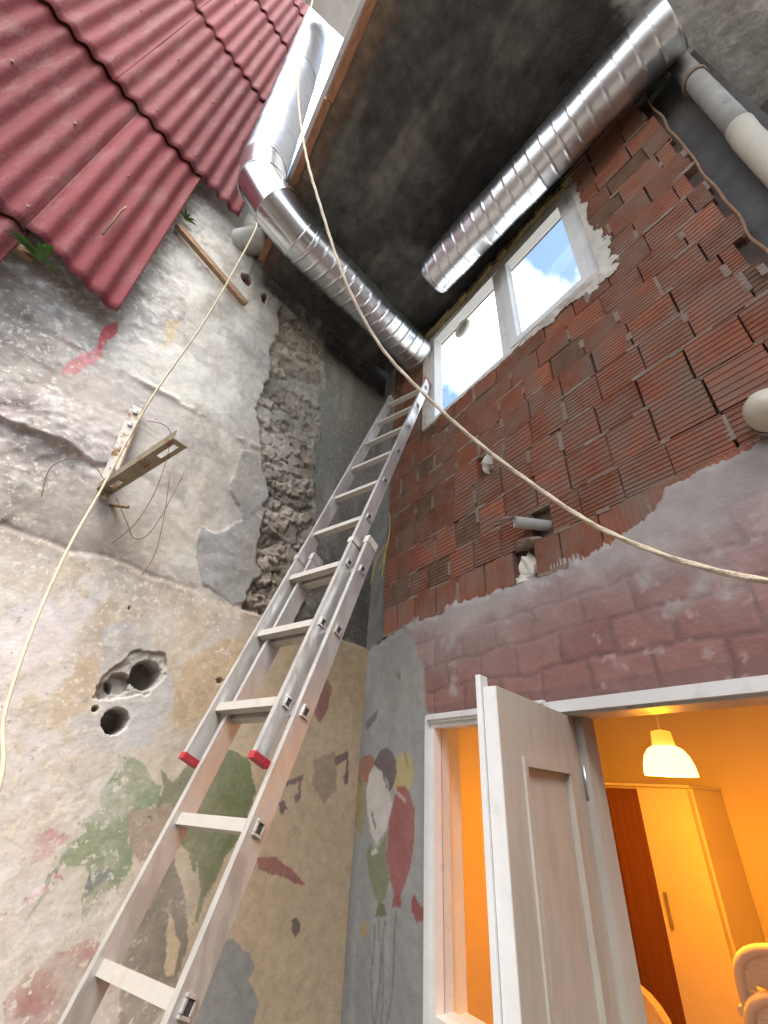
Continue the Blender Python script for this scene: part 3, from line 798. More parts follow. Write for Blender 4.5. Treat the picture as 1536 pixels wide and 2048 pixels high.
for ci in range(len(courses) - 1):
    z0, z1 = courses[ci], courses[ci + 1]
    zc = (z0 + z1) / 2
    iv = [(0.135, 2.485 + rng.uniform(-0.05, 0.02))]
    cuts = [(h[0], h[1]) for h in holes if z0 < h[2] < z1]
    if z1 > WZ0 + 0.02 and z0 < WZ1 - 0.02:
        cuts.append((WX0 - 0.015, WX1 + 0.02))
    for a, b in sorted(cuts):
        l = iv.pop()
        iv += [(l[0], a), (b, l[1])]
    for a, b in iv:
        x = a
        first = True
        while b - x > 0.045:
            w = rng.uniform(0.178, 0.205) if not first else rng.uniform(0.08, 0.2)
            first = False
            if b - x - w < 0.05:
                w = b - x
            gap = rng.choice((0.004, 0.006, 0.008, 0.013, 0.005))
            gz = rng.uniform(0.003, 0.008)
            vert = ci == 0 or rng.random() < 0.015
            dark = (not vert) and rng.random() < 0.07
            me = rng.choice(BV) if vert else (BD[0] if dark else rng.choice(BH))
            o = bpy.data.objects.new("brick", me)
            COL.objects.link(o)
            o.parent = fa
            o.matrix_parent_inverse = Matrix.Translation(fa.location).inverted()
            o.location = (x + w / 2, rng.uniform(-0.004, 0.004) + (0.008 if dark else 0), zc + rng.uniform(-0.004, 0.004))
            o.scale = (w - gap, 1, (z1 - z0) - gz)
            o.rotation_euler = (rng.uniform(-0.012, 0.012), rng.uniform(-0.015, 0.015), rng.uniform(-0.01, 0.01))
            # mortar squeezed into the upright joint here and there
            if rng.random() < 0.35:
                zz = rng.uniform(z0, z1 - 0.06)
                hh = rng.uniform(0.04, z1 - zz)
                beds.obox((x + w - gap / 2, 0.02, zz + hh / 2), (0.011, 0, 0), (0, 0.016 + rng.uniform(0, 0.006), 0), (0, 0, hh / 2))
            x += w
        x = a
        while x < b:                                    # bed mortar in broken lengths
            w = rng.uniform(0.05, 0.16)
            if rng.random() < 0.72:
                w2 = min(w, b - x)
                beds.obox((x + w2 / 2, 0.024, z0 + rng.uniform(-0.003, 0.003)), (w2 / 2, 0, rng.uniform(-0.003, 0.003)), (0, 0.016 + rng.uniform(-0.004, 0.009), 0), (0, 0, rng.uniform(0.006, 0.011)))
            x += w
o = beds.build("mortar_joints", "mortar", fa)
o["kind"] = "stuff"

# smeared mortar and white lumps in the broken places
def lump(name, c, r, m, parent, seed, n=12):
    rg = random.Random(seed)
    mb = MB()
    vs, fs = [], []
    for i in range(n // 2 + 1):
        th = math.pi * i / (n // 2)
        for k in range(n):
            ph = 2 * math.pi * k / n
            d = Vector((math.sin(th) * math.cos(ph), math.sin(th) * math.sin(ph), math.cos(th)))
            q = rg.uniform(0.75, 1.2)
            vs.append(Vector(c) + Vector((d.x * r[0], d.y * r[1], d.z * r[2])) * q)
    for i in range(n // 2):
        for k in range(n):
            fs.append((i * n + k, i * n + (k + 1) % n, (i + 1) * n + (k + 1) % n, (i + 1) * n + k))
    mb.add(vs, fs)
    return mb.build(name, m, parent)
lump("plaster_lump", (1.115, 0.04, 3.355), (0.045, 0.05, 0.06), "white_lump", fa, 1)
lump("plaster_lump", (1.305, 0.035, 2.63), (0.042, 0.05, 0.075), "white_lump", fa, 2)
lump("plaster_lump", (1.28, 0.03, 2.575), (0.05, 0.045, 0.03), "white_lump", fa, 3)
lump("mortar_lump", (1.33, 0.01, 2.735), (0.07, 0.05, 0.022), "mortar", fa, 4)
lump("mortar_lump", (1.90, 0.01, 3.93), (0.022, 0.02, 0.06), "mortar", fa, 5)
lump("mortar_lump", (1.20, 0.012, 2.92), (0.06, 0.022, 0.018), "mortar", fa, 6)

# --- plaster with painted bricks and balloons
xs = np.arange(-0.02, 4.2, 0.008)
xs = xs[(xs < 2.6)]
zs = np.arange(0.0, 2.86, 0.008)
X, Z = np.meshgrid(xs, zs)
p2, p3, p4 = fbm(X, Z, 6, 5, 401), fbm(X, Z, 24, 4, 411), fbm(X, Z, 2.6, 6, 421, 0.6)
wx = X + (fbm(X, Z, 7, 4, 431) - 0.5) * 0.05
wz = Z + (fbm(X, Z, 7, 4, 441) - 0.5) * 0.05
wx2 = X + (fbm(X, Z, 15, 3, 433) - 0.5) * 0.018
wz2 = Z + (fbm(X, Z, 15, 3, 443) - 0.5) * 0.018
ztop = np.interp(X, [0, 0.17, 0.5, 0.9, 1.4, 1.75, 2.07, 2.6], [2.50, 2.56, 2.60, 2.60, 2.565, 2.60, 2.73, 2.78]) + (fbm(X, X * 0 + 3, 5, 4, 451) - 0.5) * 0.07 + (p2 - 0.5) * 0.10 + (p3 - 0.5) * 0.06
H = 0.014 + (p4 - 0.5) * 0.02 + (p2 - 0.5) * 0.005 + (p3 - 0.5) * 0.002
near = sst(0.0, 0.05, ztop - Z)
H = H * near - (1 - near) * 0.006
Pc = np.ones(X.shape + (3,)) * np.array((0.30, 0.275, 0.25))
Pc = mixc(Pc, sst(0.4, 0.65, p4), (0.38, 0.345, 0.315))
blue = sst(0.02, -0.03, wx - np.interp(Z, [0, 2.05, 2.1, 2.3, 2.5, 2.6], [0.66, 0.66, 0.60, 0.575, 0.47, 0.42]))
# painted bricks
rh = 0.125
row = np.floor((wz + 0.0 * X - 2.045) / rh)
off = np.mod(row, 2) * 0.11 + _h(row, row * 0, 7) * 0.05
fx = np.mod(wx - off, 0.215) / 0.215
fz = np.mod(wz - 2.045, rh) / rh
cell = np.floor((wx - off) / 0.215)
rv = _h(cell, row, 3)
line = np.maximum(np.maximum(sst(0.06, 0.03, fx), sst(0.94, 0.97, fx)), np.maximum(sst(0.09, 0.045, fz), sst(0.92, 0.96, fz)))
redb = (1 - blue) * sst(2.545, 2.44, Z + (p4 - 0.5) * 0.35) * sst(0.70, 0.60, p2 * 0.6 + p4 * 0.4) * (0.92 - 0.12 * rv)
rcol = np.array((0.255, 0.105, 0.092)) * (0.82 + 0.3 * rv[..., None])
Pc = Pc * (1 - redb[..., None]) + rcol * redb[..., None]
Pc = mixc(Pc, redb * line * 0.65, (0.14, 0.085, 0.078))
Pc = mixc(Pc, (1 - blue) * sst(2.12, 2.5, Z + (p4 - 0.5) * 0.4) * 0.55, (0.34, 0.29, 0.275))
Pc = mixc(Pc, (1 - blue) * (Z < 2.1) * 0.5, (0.17, 0.1, 0.09))
Pc = mixc(Pc, (1 - blue) * sst(0.66, 0.72, p3 * 0.7 + p2 * 0.3) * redb * 0.5, (0.5, 0.4, 0.36))
H = H - redb * line * 0.003 * near
bl = np.ones(X.shape + (3,)) * np.array((0.29, 0.305, 0.30))
bl = mixc(bl, sst(1.9, 2.35, Z + (p4 - 0.5) * 0.4) * 0.6, (0.30, 0.285, 0.25))
bl = mixc(bl, sst(1.5, 0.9, Z) * 0.5, (0.19, 0.205, 0.215))
bl = mixc(bl, sst(0.5, 0.65, fbm(X * 3, Z * 0.5, 4, 5, 461)) * 0.45, (0.36, 0.365, 0.36))
Pc = Pc * (1 - blue[..., None]) + bl * blue[..., None]
def fp(key, c, a=0.95):
    global Pc
    kind, v = FB[key]
    if kind == 'e':
        c0, c1, c2 = np.array(v[0]), np.array(v[1]), np.array(v[2])
        rx, rz = abs(c1 - c0)[0] + 0.008, abs(c2 - c0)[1]
        m = np.hypot((wx2 - c0[0]) / rx, (wz2 - c0[1]) / (rz * np.where(wz2 > c0[1], 1, 1.25))) < 1
    else:
        m = inpoly(wx2, wz2, v)
    Pc = mixc(Pc, m * a * (0.85 + 0.3 * (p4 - 0.5)), c)
for st in ((0.29, 1.25, 0.30, 0.6), (0.24, 1.22, 0.285, 0.6), (0.42, 1.30, 0.33, 0.6), (0.33, 1.25, 0.31, 0.6)):
    xx = st[0] + (st[2] - st[0]) * (st[1] - Z) / (st[1] - st[3]) + 0.012 * np.sin(Z * 17 + st[0] * 50)
    Pc = mixc(Pc, (np.abs(wx2 - xx) < 0.006) * (Z < st[1]) * 0.6, (0.13, 0.135, 0.135))
fp('orange', (0.33, 0.14, 0.09)); fp('yellow', (0.44, 0.38, 0.17)); fp('plum', (0.12, 0.085, 0.095))
fp('olive', (0.31, 0.27, 0.13)); fp('green', (0.19, 0.22, 0.12)); fp('green_knot', (0.11, 0.135, 0.065))
fp('red', (0.30, 0.085, 0.085)); fp('red_knot', (0.27, 0.07, 0.07)); fp('white', (0.60, 0.575, 0.54)); fp('white_knot', (0.58, 0.55, 0.52))
fp('flame', (0.24, 0.05, 0.055)); fp('ydot', (0.42, 0.26, 0.08)); fp('note', (0.13, 0.125, 0.14), 0.85); fp('spot', (0.13, 0.11, 0.09), 0.7)
for (x0, z0, x1, z1, c) in ((0.255, 1.80, 0.30, 1.745, (0.15, 0.13, 0.13)), (0.165, 1.63, 0.21, 1.575, (0.15, 0.14, 0.14)), (0.44, 1.90, 0.465, 1.85, (0.25, 0.2, 0.1)), (0.0, 1.79, 0.05, 1.755, (0.15, 0.12, 0.09)), (0.37, 1.735, 0.45, 1.70, (0.5, 0.4, 0.38))):
    tt = np.clip(((X - x0) * (x1 - x0) + (Z - z0) * (z1 - z0)) / ((x1 - x0) ** 2 + (z1 - z0) ** 2), 0, 1)
    Pc = mixc(Pc, (np.hypot(X - x0 - tt * (x1 - x0), Z - z0 - tt * (z1 - z0)) < 0.008) * 0.8, c)
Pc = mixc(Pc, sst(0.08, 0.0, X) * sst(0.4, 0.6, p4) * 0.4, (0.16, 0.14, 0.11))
Pf = np.stack([X, -H, Z], -1)
cx, cz = (X[:-1, :-1] + X[1:, 1:]) / 2, (Z[:-1, :-1] + Z[1:, 1:]) / 2
keep = (cz < (ztop[:-1, :-1] + 0.012)) & ~((cx > 0.655) & (cx < 1.3) & (cz > 1.03) & (cz < 2.03)) & ~((cx > 1.29) & (cx < 2.3) & (cz < 2.03))
grid("plaster", Pf, Pc, "facade_paint", fa, keep)

# --- window
win = MB()
FY0, FY1 = 0.02, 0.10
def bar(mb, a, b, y0=FY0, y1=FY1):
    mb.box((a[0], y0, a[1]), (b[0], y1, b[1]))
wf = MB()
bar(wf, (0.60, 4.02), (2.0, 4.075)); bar(wf, (0.60, 4.975), (2.0, 5.03)); bar(wf, (0.60, 4.075), (0.655, 4.975)); bar(wf, (1.945, 4.075), (2.0, 4.975))
bar(wf, (1.315, 4.075), (1.395, 4.975), 0.03, 0.09)
window = wf.build("window", "white_frame", fa)
window["label"] = "bright two pane white window high in the brick wall"
sa = MB()
bar(sa, (1.395, 4.075), (1.45, 4.975), 0.012, 0.075); bar(sa, (1.895, 4.075), (1.945, 4.975), 0.012, 0.075); bar(sa, (1.45, 4.075), (1.895, 4.12), 0.012, 0.075); bar(sa, (1.45, 4.93), (1.895, 4.975), 0.012, 0.075)
sa.build("sash", "white_frame", window)
MB().box((0.655, 0.058, 4.075), (1.315, 0.064, 4.975)).build("pane", "pane_glass", window)
MB().box((1.45, 0.05, 4.12), (1.895, 0.056, 4.93)).build("pane", "pane_glass", window)
ring = MB().lathe([(0.055, -0.012), (0.074, -0.012), (0.076, 0.0), (0.074, 0.012), (0.055, 0.012), (0.055, -0.012)], (0.96, 0.052, 4.80), 32, axis=(0, -1, 0))
ring.build("vent_ring", "white_plastic", window)
MB().lathe([(0.0005, 0.0), (0.056, 0.0), (0.056, 0.004), (0.0005, 0.004)], (0.96, 0.056, 4.80), 32, axis=(0, -1, 0)).build("vent_cap", "pvc_cream", window)
# plaster smears round the frame
rg = random.Random(5)
gx, gz = np.meshgrid(np.arange(1.5, 2.16, 0.007), np.arange(3.86, 5.08, 0.007))
dx_, dz_ = np.maximum(gx - 2.0, 0), np.maximum(4.02 - gz, 0)
dist = np.hypot(dx_, dz_)
lim = 0.02 + 0.16 * np.maximum(fbm(gx * 1.2, gz, 7, 5, 601) - 0.32, 0) * sst(1.5, 1.75, gx) + 0.05 * np.maximum(fbm(gx, gz * 3, 9, 3, 611) - 0.45, 0)
hh_ = 0.004 + 0.018 * sst(0, 0.05, lim - dist) + (fbm(gx, gz, 30, 3, 621) - 0.5) * 0.008
kk = ((dist < lim) & (dist > 0))[:-1, :-1]
mcol = np.ones(gx.shape + (3,)) * np.array((0.50, 0.46, 0.39)) * (0.75 + 0.5 * fbm(gx, gz, 12, 4, 631)[..., None])
grid("frame_mortar", np.stack([gx, -hh_, gz], -1), mcol, "facade_paint", fa, kk)
sm = MB()
for i in range(14):
    xx = 0.62 + i * 0.068
    w = rg.uniform(0.010, 0.022)
    sm.obox((xx, 0.008, 4.018 - w / 2), (0.036, 0, rg.uniform(-0.006, 0.006)), (0, 0.014 + rg.uniform(0, 0.003), 0), (0, 0, w / 2))
sm.build("sill_mortar", "white_lump", fa)
fo = MB()
for i in range(24):
    xx = 0.5 + i * 0.068
    fo.obox((xx, 0.012 + rg.uniform(-0.01, 0.008), 5.062 + rg.uniform(-0.006, 0.006)), (0.038, 0, 0), (0, 0.02, 0), (0, 0, rg.uniform(0.018, 0.032)))
fo.build("foam_strip", "foam", fa)
MB().box((0.545, -0.012, 4.0), (0.598, 0.03, 4.98)).build("side_lath", "white_lump", fa)

# --- sidelight window
sl = MB()
def fr(mb, x0, x1, z0, z1, y0, y1):
    mb.box((x0, y0, z0), (x1, y1, z1))
fr(sl, 0.628, 0.69, 1.0, 2.06, -0.03, 0.06); fr(sl, 0.69, 1.27, 2.0, 2.06, -0.03, 0.06); fr(sl, 0.69, 1.27, 1.0, 1.06, -0.03, 0.06); fr(sl, 1.27, 1.33, 1.0, 2.06, -0.03, 0.06)
rv_ = MB()
rv_.box((0.6555, 0.062, 1.031), (0.664, YB, 2.029)); rv_.box((0.664, 0.062, 1.031), (1.3, YB, 1.04)); rv_.box((0.664, 0.062, 2.02), (1.3, YB, 2.029))
rv_.build("window_reveal", "room_wall", fa)
side = sl.build("sidelight", "white_frame", fa)
side["label"] = "narrow white framed side window left of the open door"
s2 = MB()
for q, d in ((0.0, -0.042), (0.012, -0.05)):
    s2.box((0.634 + q, d, 2.02 + q), (1.33, -0.03, 2.045 + q / 2)); s2.box((0.634 + q, d, 1.01), (0.655 + q / 2, -0.03, 2.02 + q))
s2.build("moulding", "white_frame", side)
MB().box((0.69, 0.012, 1.06), (1.27, 0.017, 2.0)).build("pane", "pane_glass", side)

# --- door frame and leaf
df = MB()
df.box((1.34, 0.045, 0.0), (1.43, 0.115, 2.0)); df.box((1.34, -0.012, 2.002), (2.3, 0.115, 2.03)); df.box((2.24, -0.01, 0.0), (2.3, 0.115, 2.0))
frame = df.build("door_frame", "door_paint", fa)
MB().box((1.33, -0.03, 2.012), (2.32, -0.012, 2.05)).build("header_trim", "white_frame", frame)
hinge, free = Vector((1.40, 0.045, 0)), Vector((1.595, -0.553, 0))
du = (free - hinge).normalized()
dn = Vector((-du.y, du.x, 0))                          # towards +X side (camera side)
if dn.x < 0:
    dn = -dn
W = (free - hinge).length
def DP(u, n, z):
    return hinge + du * u + dn * n + Vector((0, 0, z))
TH = 0.04
dm = MB()
def dbox(mb, u0, u1, n0, n1, z0, z1):
    mb.obox(DP((u0 + u1) / 2, (n0 + n1) / 2, (z0 + z1) / 2), du * (u1 - u0) / 2, dn * (n1 - n0) / 2, (0, 0, (z1 - z0) / 2))
sw = 0.125
dbox(dm, 0, sw, -TH, 0, 0.02, 2.0); dbox(dm, W - sw, W, -TH, 0, 0.02, 2.0)
for z0, z1 in ((0.02, 0.24), (0.93, 1.10), (1.84, 2.0)):
    dbox(dm, sw, W - sw, -TH, 0, z0, z1)
door = dm.build("door", "door_paint", fa)
door["label"] = "white panelled door standing open into the courtyard"
pm = MB()
for z0, z1 in ((0.24, 0.93), (1.10, 1.84)):
    p = MB()
    dbox(p, sw, W - sw, -TH + 0.012, -0.012, z0, z1)
    p.build("door_panel", "door_paint", door)
    q = MB()
    a, b = sw, W - sw
    dbox(q, a, a + 0.022, -0.012, 0.006, z0, z1); dbox(q, b - 0.022, b, -0.012, 0.006, z0, z1); dbox(q, a + 0.022, b - 0.022, -0.012, 0.006, z0, z0 + 0.022); dbox(q, a + 0.022, b - 0.022, -0.012, 0.006, z1 - 0.022, z1)
    a, b = a + 0.06, b - 0.06
    dbox(q, a, b, -0.014, -0.006, z0 + 0.06, z1 - 0.06)
    q.build("panel_moulding", "door_paint", door)
lipm = MB()
dbox(lipm, W - 0.03, W + 0.012, -TH - 0.016, -TH - 0.001, 0.02, 2.03)
lipm.build("door_lip", "white_frame", door)
ed = MB()
dbox(ed, W + 0.0005, W + 0.004, -TH + 0.001, -0.001, 0.02, 1.998)
ed.build("door_edge", "white_frame", door)
for z in (0.25, 1.75):
    MB().tube([DP(-0.004, 0.006, z), DP(-0.004, 0.006, z + 0.1)], 0.009, 10).build("hinge", "steel", door)

# ------------------------------------------------------------------ added unseen walls so that light falls mostly from above
MB2 = MB().box((-1.5, -3.75, 0), (4.4, -3.5, 3.6))
tag(MB2.build("added_courtyard_wall", "added_wall_plaster"), "added unseen plain wall facing the door, holding back sky light", "wall")
MB3 = MB().box((4.2, -3.5, 0), (4.4, 0.9, 4.1))
tag(MB3.build("added_courtyard_wall", "added_wall_plaster"), "added unseen plain wall right of the door, holding back side light", "wall")

# ------------------------------------------------------------------ room behind the door
rm = MB()
RX0, RX1, RY1, RZ = 0.0, 3.4, 2.42, 2.42
rm.box((RX0 - 0.1, YB, 0), (RX0, RY1 + 0.1, RZ)); rm.box((RX1, YB, 0), (RX1 + 0.1, RY1 + 0.1, RZ)); rm.box((RX0, RY1, 0), (RX1, RY1 + 0.1, RZ))
structure(rm.build("room_wall", "room_wall"))
structure(MB().box((RX0 - 0.1, YB + 0.002, RZ), (RX1 + 0.1, RY1 + 0.1, RZ + 0.12)).build("room_ceiling", "room_wall"))
structure(MB().box((RX0, 0.0, 0.004), (RX1, RY1, 0.03)).build("room_floor", "room_floor"))
inn = MB()
inn.box((RX0, YB + 0.001, 0), (0.652, YB + 0.012, RZ)); inn.box((0.652, YB + 0.001, 2.035), (2.3, YB + 0.012, RZ)); inn.box((2.3, YB + 0.001, 0), (RX1, YB + 0.012, RZ)); inn.box((0.652, YB + 0.001, 0), (1.3, YB + 0.012, 1.03))
structure(inn.build("room_wall", "room_wall"))

# ================================================================== OBJECTS
# ------------------------------------------------------------------ corrugated cladding on the neighbour's wall
A20 = math.radians(20)
CU = Vector((math.sin(A20), -math.cos(A20), 0))        # along, away from the corner
CN = Vector((math.cos(A20), math.sin(A20), 0))         # outwards
CO = Vector((0.472, -1.99, 3.80))
clad = thing("corrugated_cladding", "faded red corrugated sheets lapped in rows above the concrete wall", "cladding", CO)
PITCH, AMP = 0.100, 0.0115
def sheet(u0, u1, v0, v1, off, tilt=0.012, roll=0.0, ragged=0.0, seed=0, eslope=0.0):
    us = np.arange(u0, u1 + 0.001, PITCH / 10)
    vs = np.linspace(v0, v1, 26)
    U, V = np.meshgrid(us, vs)
    rg = np.random.RandomState(seed)
    h = AMP * np.cos(2 * np.pi * U / PITCH) + off - tilt * (V - v0) / (v1 - v0) + 0.006 * (fbm(U, V, 2, 3, 500 + seed) - 0.5)
    V = V + eslope * (U - u0) * (1 - (V - v0) / (v1 - v0)) ** 4
    if ragged:
        cut = (vn(U * 9, U * 0, 33 + seed) - 0.3) * ragged
        V = V + np.maximum(cut, 0) * (1 - (V - v0) / (v1 - v0)) ** 6
    U2 = U + roll * (V - v0)
    P = np.array(CO)[None, None] + U2[..., None] * np.array(CU) + V[..., None] * np.array((0, 0, 1.0)) + h[..., None] * np.array(CN)
    o = grid("sheet", P, np.ones(P.shape) * 0.3, "red_sheet", clad)
    md = o.modifiers.new("thickness", 'SOLIDIFY')
    md.thickness = 0.003
    return o
rolls = -0.018
sheet(0.0, 0.46, -0.04, 1.80, 0.0, seed=1, ragged=0.03, eslope=0.26)
sheet(0.455, 1.40, 0.06, 1.80, -0.006, seed=2)
sheet(0.44, 1.40, -0.20, 0.6, -0.022, seed=3, tilt=0.0)
sheet(1.40, 2.4, 0.0, 1.80, 0.0, seed=4)
for r, v in enumerate((1.58, 3.42, 4.98, 6.3, 7.6)):
    hgt = (3.42, 4.98, 6.3, 7.6, 9.0)[r] - v + 0.16
    for k in range(3):
        a = -0.32 + k * 0.945
        sheet(a, a + 0.96, v + 0.012 * ((k * 7 + r) % 3), v + hgt, 0.012 + 0.003 * k, tilt=0.014, roll=rolls * 0.5, seed=10 + r * 3 + k)
# fixings on the ridges
nm = MB()
for v in (0.18, 0.95, 1.72, 2.5, 3.55, 4.3, 5.1, 5.7):
    for k in range(-3, 21):
        if v < 1.6 and k < 1:
            continue
        if (k + int(v * 10)) % 3:
            continue
        p = CO + CU * (k * PITCH) + Vector((0, 0, v)) + CN * (AMP + (0.012 if v > 1.6 else -0.004))
        nm.lathe([(0.008, -0.003), (0.007, 0.003), (0.0005, 0.005)], p, 8, axis=CN)
o = nm.build("nail_caps", "rust", clad)
o["kind"] = "stuff"
# torn flap and support lath of the sheets
MB().obox(CO + CU * 0.62 + Vector((0, 0, -0.02)) - CN * 0.05, CU * 0.25, CN * 0.012, (0, 0, 0.02)).build("batten", "wood", clad)
MB().tube([CO + CU * 0.23 + CN * 0.028 + Vector((0, 0, 0.36)), CO + CU * 0.23 + CN * 0.03 + Vector((0, 0, 0.62)), CO + CU * 0.222 + CN * 0.05 + Vector((0, 0, 0.66))], 0.006, 6).build("bent_hook", "rust", clad)

# ------------------------------------------------------------------ ducts
def duct_mesh(mb, path, R, pitch, height, sharp, n=56, step=0.006, helix=True):
    path = [Vector(p) for p in path]
    pts, tot = [], 0.0
    for a, b in zip(path[:-1], path[1:]):
        L = (b - a).length
        k = max(2, int(L / step))
        for i in range(k):
            pts.append((a.lerp(b, i / k), tot + L * i / k))
        tot += L
    pts.append((path[-1], tot))
    t0 = (path[1] - path[0]).normalized()
    a = t0.orthogonal().normalized()
    vs, fs = [], []
    for i, (p, s) in enumerate(pts):
        q0, q1 = pts[max(i - 1, 0)][0], pts[min(i + 1, len(pts) - 1)][0]
        t = (q1 - q0).normalized()
        a = (a - t * a.dot(t)).normalized()
        b = t.cross(a)
        for k in range(n):
            ph = k / n
            u = (s / pitch + (ph if helix else 0)) % 1.0
            d = min(u, 1 - u) * pitch
            r = R + height * math.exp(-(d / sharp) ** 2)
            r += 0.0012 * math.sin(s * 23 + ph * 11) + 0.001 * math.sin(ph * 31 + s * 9)
            vs.append(p + (a * math.cos(2 * math.pi * ph) + b * math.sin(2 * math.pi * ph)) * r)
    for i in range(len(pts) - 1):
        for k in range(n):
            fs.append((i * n + k, i * n + (k + 1) % n, (i + 1) * n + (k + 1) % n, (i + 1) * n + k))
    mb.add(vs, fs, True)
    return mb
def ringm(mb, p, ax, R, w=0.012, h=0.006, n=48):
    return mb.lathe([(R - 0.004, -w), (R + h, -w), (R + h, w), (R - 0.004, w)], p, n, True, axis=ax)
R2 = 0.152
du2 = thing("bent_duct", "shiny galvanised duct running from the window and bending upwards past the red sheets", "duct", (0.8, -1.4, 4.9))
A = Vector((0.47, 0.02, 4.90))
B = Vector((0.775, -1.27, 4.90))
Cc_ = Vector((0.812, -1.47, 4.975))
D = Vector((0.80, -1.60, 5.15))
E_ = Vector((0.775, -1.635, 5.42))
F = Vector((0.75, -1.80, 10.3))
duct_mesh(MB(), [A, B], R2, 0.085, 0.0055, 0.004).build("spiral_pipe", "galvanised", du2)
def elbow(path, R, n=48):
    path = [Vector(p) for p in path]
    rings = []
    t = (path[1] - path[0]).normalized()
    a = t.orthogonal().normalized()
    for i, p in enumerate(path):
        t0 = (p - path[i - 1]).normalized() if i else (path[1] - path[0]).normalized()
        t1 = (path[i + 1] - p).normalized() if i < len(path) - 1 else t0
        nrm = (t0 + t1).normalized()
        a = (a - t0 * a.dot(t0)).normalized()
        b = t0.cross(a)
        ring = []
        for k in range(n):
            d = (a * math.cos(2 * math.pi * k / n) + b * math.sin(2 * math.pi * k / n)) * R
            ring.append(p + d - t0 * (d.dot(nrm) / t0.dot(nrm)))
        rings.append(ring)
        a = (a - t1 * a.dot(t1)).normalized()
    for r0, r1 in zip(rings[:-1], rings[1:]):
        vs, fs, m = [], [], 6
        for j in range(m + 1):
            vs += [r0[k].lerp(r1[k], j / m) for k in range(n)]
        fs = [(j * n + k, j * n + (k + 1) % n, (j + 1) * n + (k + 1) % n, (j + 1) * n + k) for j in range(m) for k in range(n)]
        MB().add(vs, fs, True).build("elbow_segment", "galvanised_plain", du2)
    for r, p in list(zip(rings, path)):
        MB().tube([q + (q - p).normalized() * 0.001 for q in r] + [r[0] + (r[0] - p).normalized() * 0.001], 0.0035, 6, cap=False).build("joint_seam", "galvanised_plain", du2)
elbow([B + (A - B).normalized() * 0.05, B, Cc_, D, E_, E_ + (F - E_).normalized() * 0.05], R2 + 0.003)
duct_mesh(MB(), [E_, Vector((0.757, -1.70, 7.4))], R2, 0.034, 0.008, 0.008, step=0.005).build("ribbed_pipe", "galvanised_ribbed", du2)
duct_mesh(MB(), [Vector((0.757, -1.70, 7.38)), F], R2 + 0.006, 0.5, 0.004, 0.01, step=0.02).build("upper_pipe", "galvanised_ribbed", du2)
sp = MB()
rg = random.Random(9)
for i in range(7):                                    # loose wires twisted round the joint
    c = A.lerp(B, 0.98 - 0.02 * i) + Vector((0.05, 0.02, 0.13))
    sp.tube([c, c + Vector((rg.uniform(-0.03, 0.05), rg.uniform(-0.03, 0.03), rg.uniform(0.02, 0.09)))], 0.0018, 5)
sp.build("tie_wire", "steel", du2)
lump("foil_scrap", (0.54, -0.015, 4.93), (0.045, 0.03, 0.06), "galvanised_plain", du2, 31)

du1 = thing("spiral_duct", "straight spiral galvanised duct with open end hanging under the dark slab", "duct", (1.85, -0.27, 4.97))
A1, B1 = Vector((1.075, -0.335, 4.955)), Vector((2.72, -0.19, 4.955))
duct_mesh(MB(), [A1, B1], 0.14, 0.085, 0.005, 0.0035).build("spiral_pipe", "galvanised", du1)
ax1 = (B1 - A1).normalized()
ib = MB()
ib.lathe([(0.128, 0.0), (0.128, 0.6), (0.0005, 0.6)], A1 + ax1 * 0.002, 40, axis=ax1)
ib.build("duct_lining", "dark_concrete", du1)
MB().lathe([(0.128, 0), (0.143, 0), (0.143, 0.012)], A1, 48, axis=ax1).build("rim", "galvanised_plain", du1)
for f in (0.25, 0.75):
    p = A1.lerp(B1, f)
    MB().tube([p + Vector((0, 0.0, 0.135)), p + Vector((0, 0, 0.2))], 0.005, 6).build("hanger_rod", "steel", du1)

# ------------------------------------------------------------------ extension ladder
Ld = Vector((-0.1548, 0.337, 0.9287)).normalized()
Lw = Vector((-0.316, -0.1204, 0.0))
Lw = (Lw - Ld * Lw.dot(Ld))
Lwid = Lw.length
Lwn = Lw.normalized()                                  # to the left
Ln = Ld.cross(Lwn)
if Ln.y > 0:
    Ln = -Ln                                           # towards the camera
F0 = Vector((0.648, -0.061, 4.338))
B0 = Vector((0.976, -0.656, 2.53))
S = 0.32
footk = B0.z / Ld.z
lad = thing("extension_ladder", "aluminium extension ladder with red end caps leaning on the brick wall beside the window", "ladder", B0 - Ld * footk)
RT, RD = 0.024, 0.068                                   # rail thickness (across), depth
def rail(o0, a, b, name="rail"):                        # o0: point on the rail's right outer face
    mb = MB()
    s0, s1 = o0 + Ld * a, o0 + Ld * b
    prof = [(0, -RD / 2), (0, RD / 2), (0.012, RD / 2), (0.021, RD / 2 - 0.002), (RT, RD / 2 - 0.008), (RT, -RD / 2 + 0.008), (0.021, -RD / 2 + 0.002), (0.012, -RD / 2)]
    vs = [p + Lwn * q[0] + Ln * q[1] for p in (s0, s1) for q in prof]
    n = len(prof)
    fs = [(i, (i + 1) % n, n + (i + 1) % n, n + i) for i in range(n)] + [tuple(reversed(range(n))), tuple(range(n, 2 * n))]
    mb.add(vs, fs)
    return mb.build(name, "aluminium", lad)
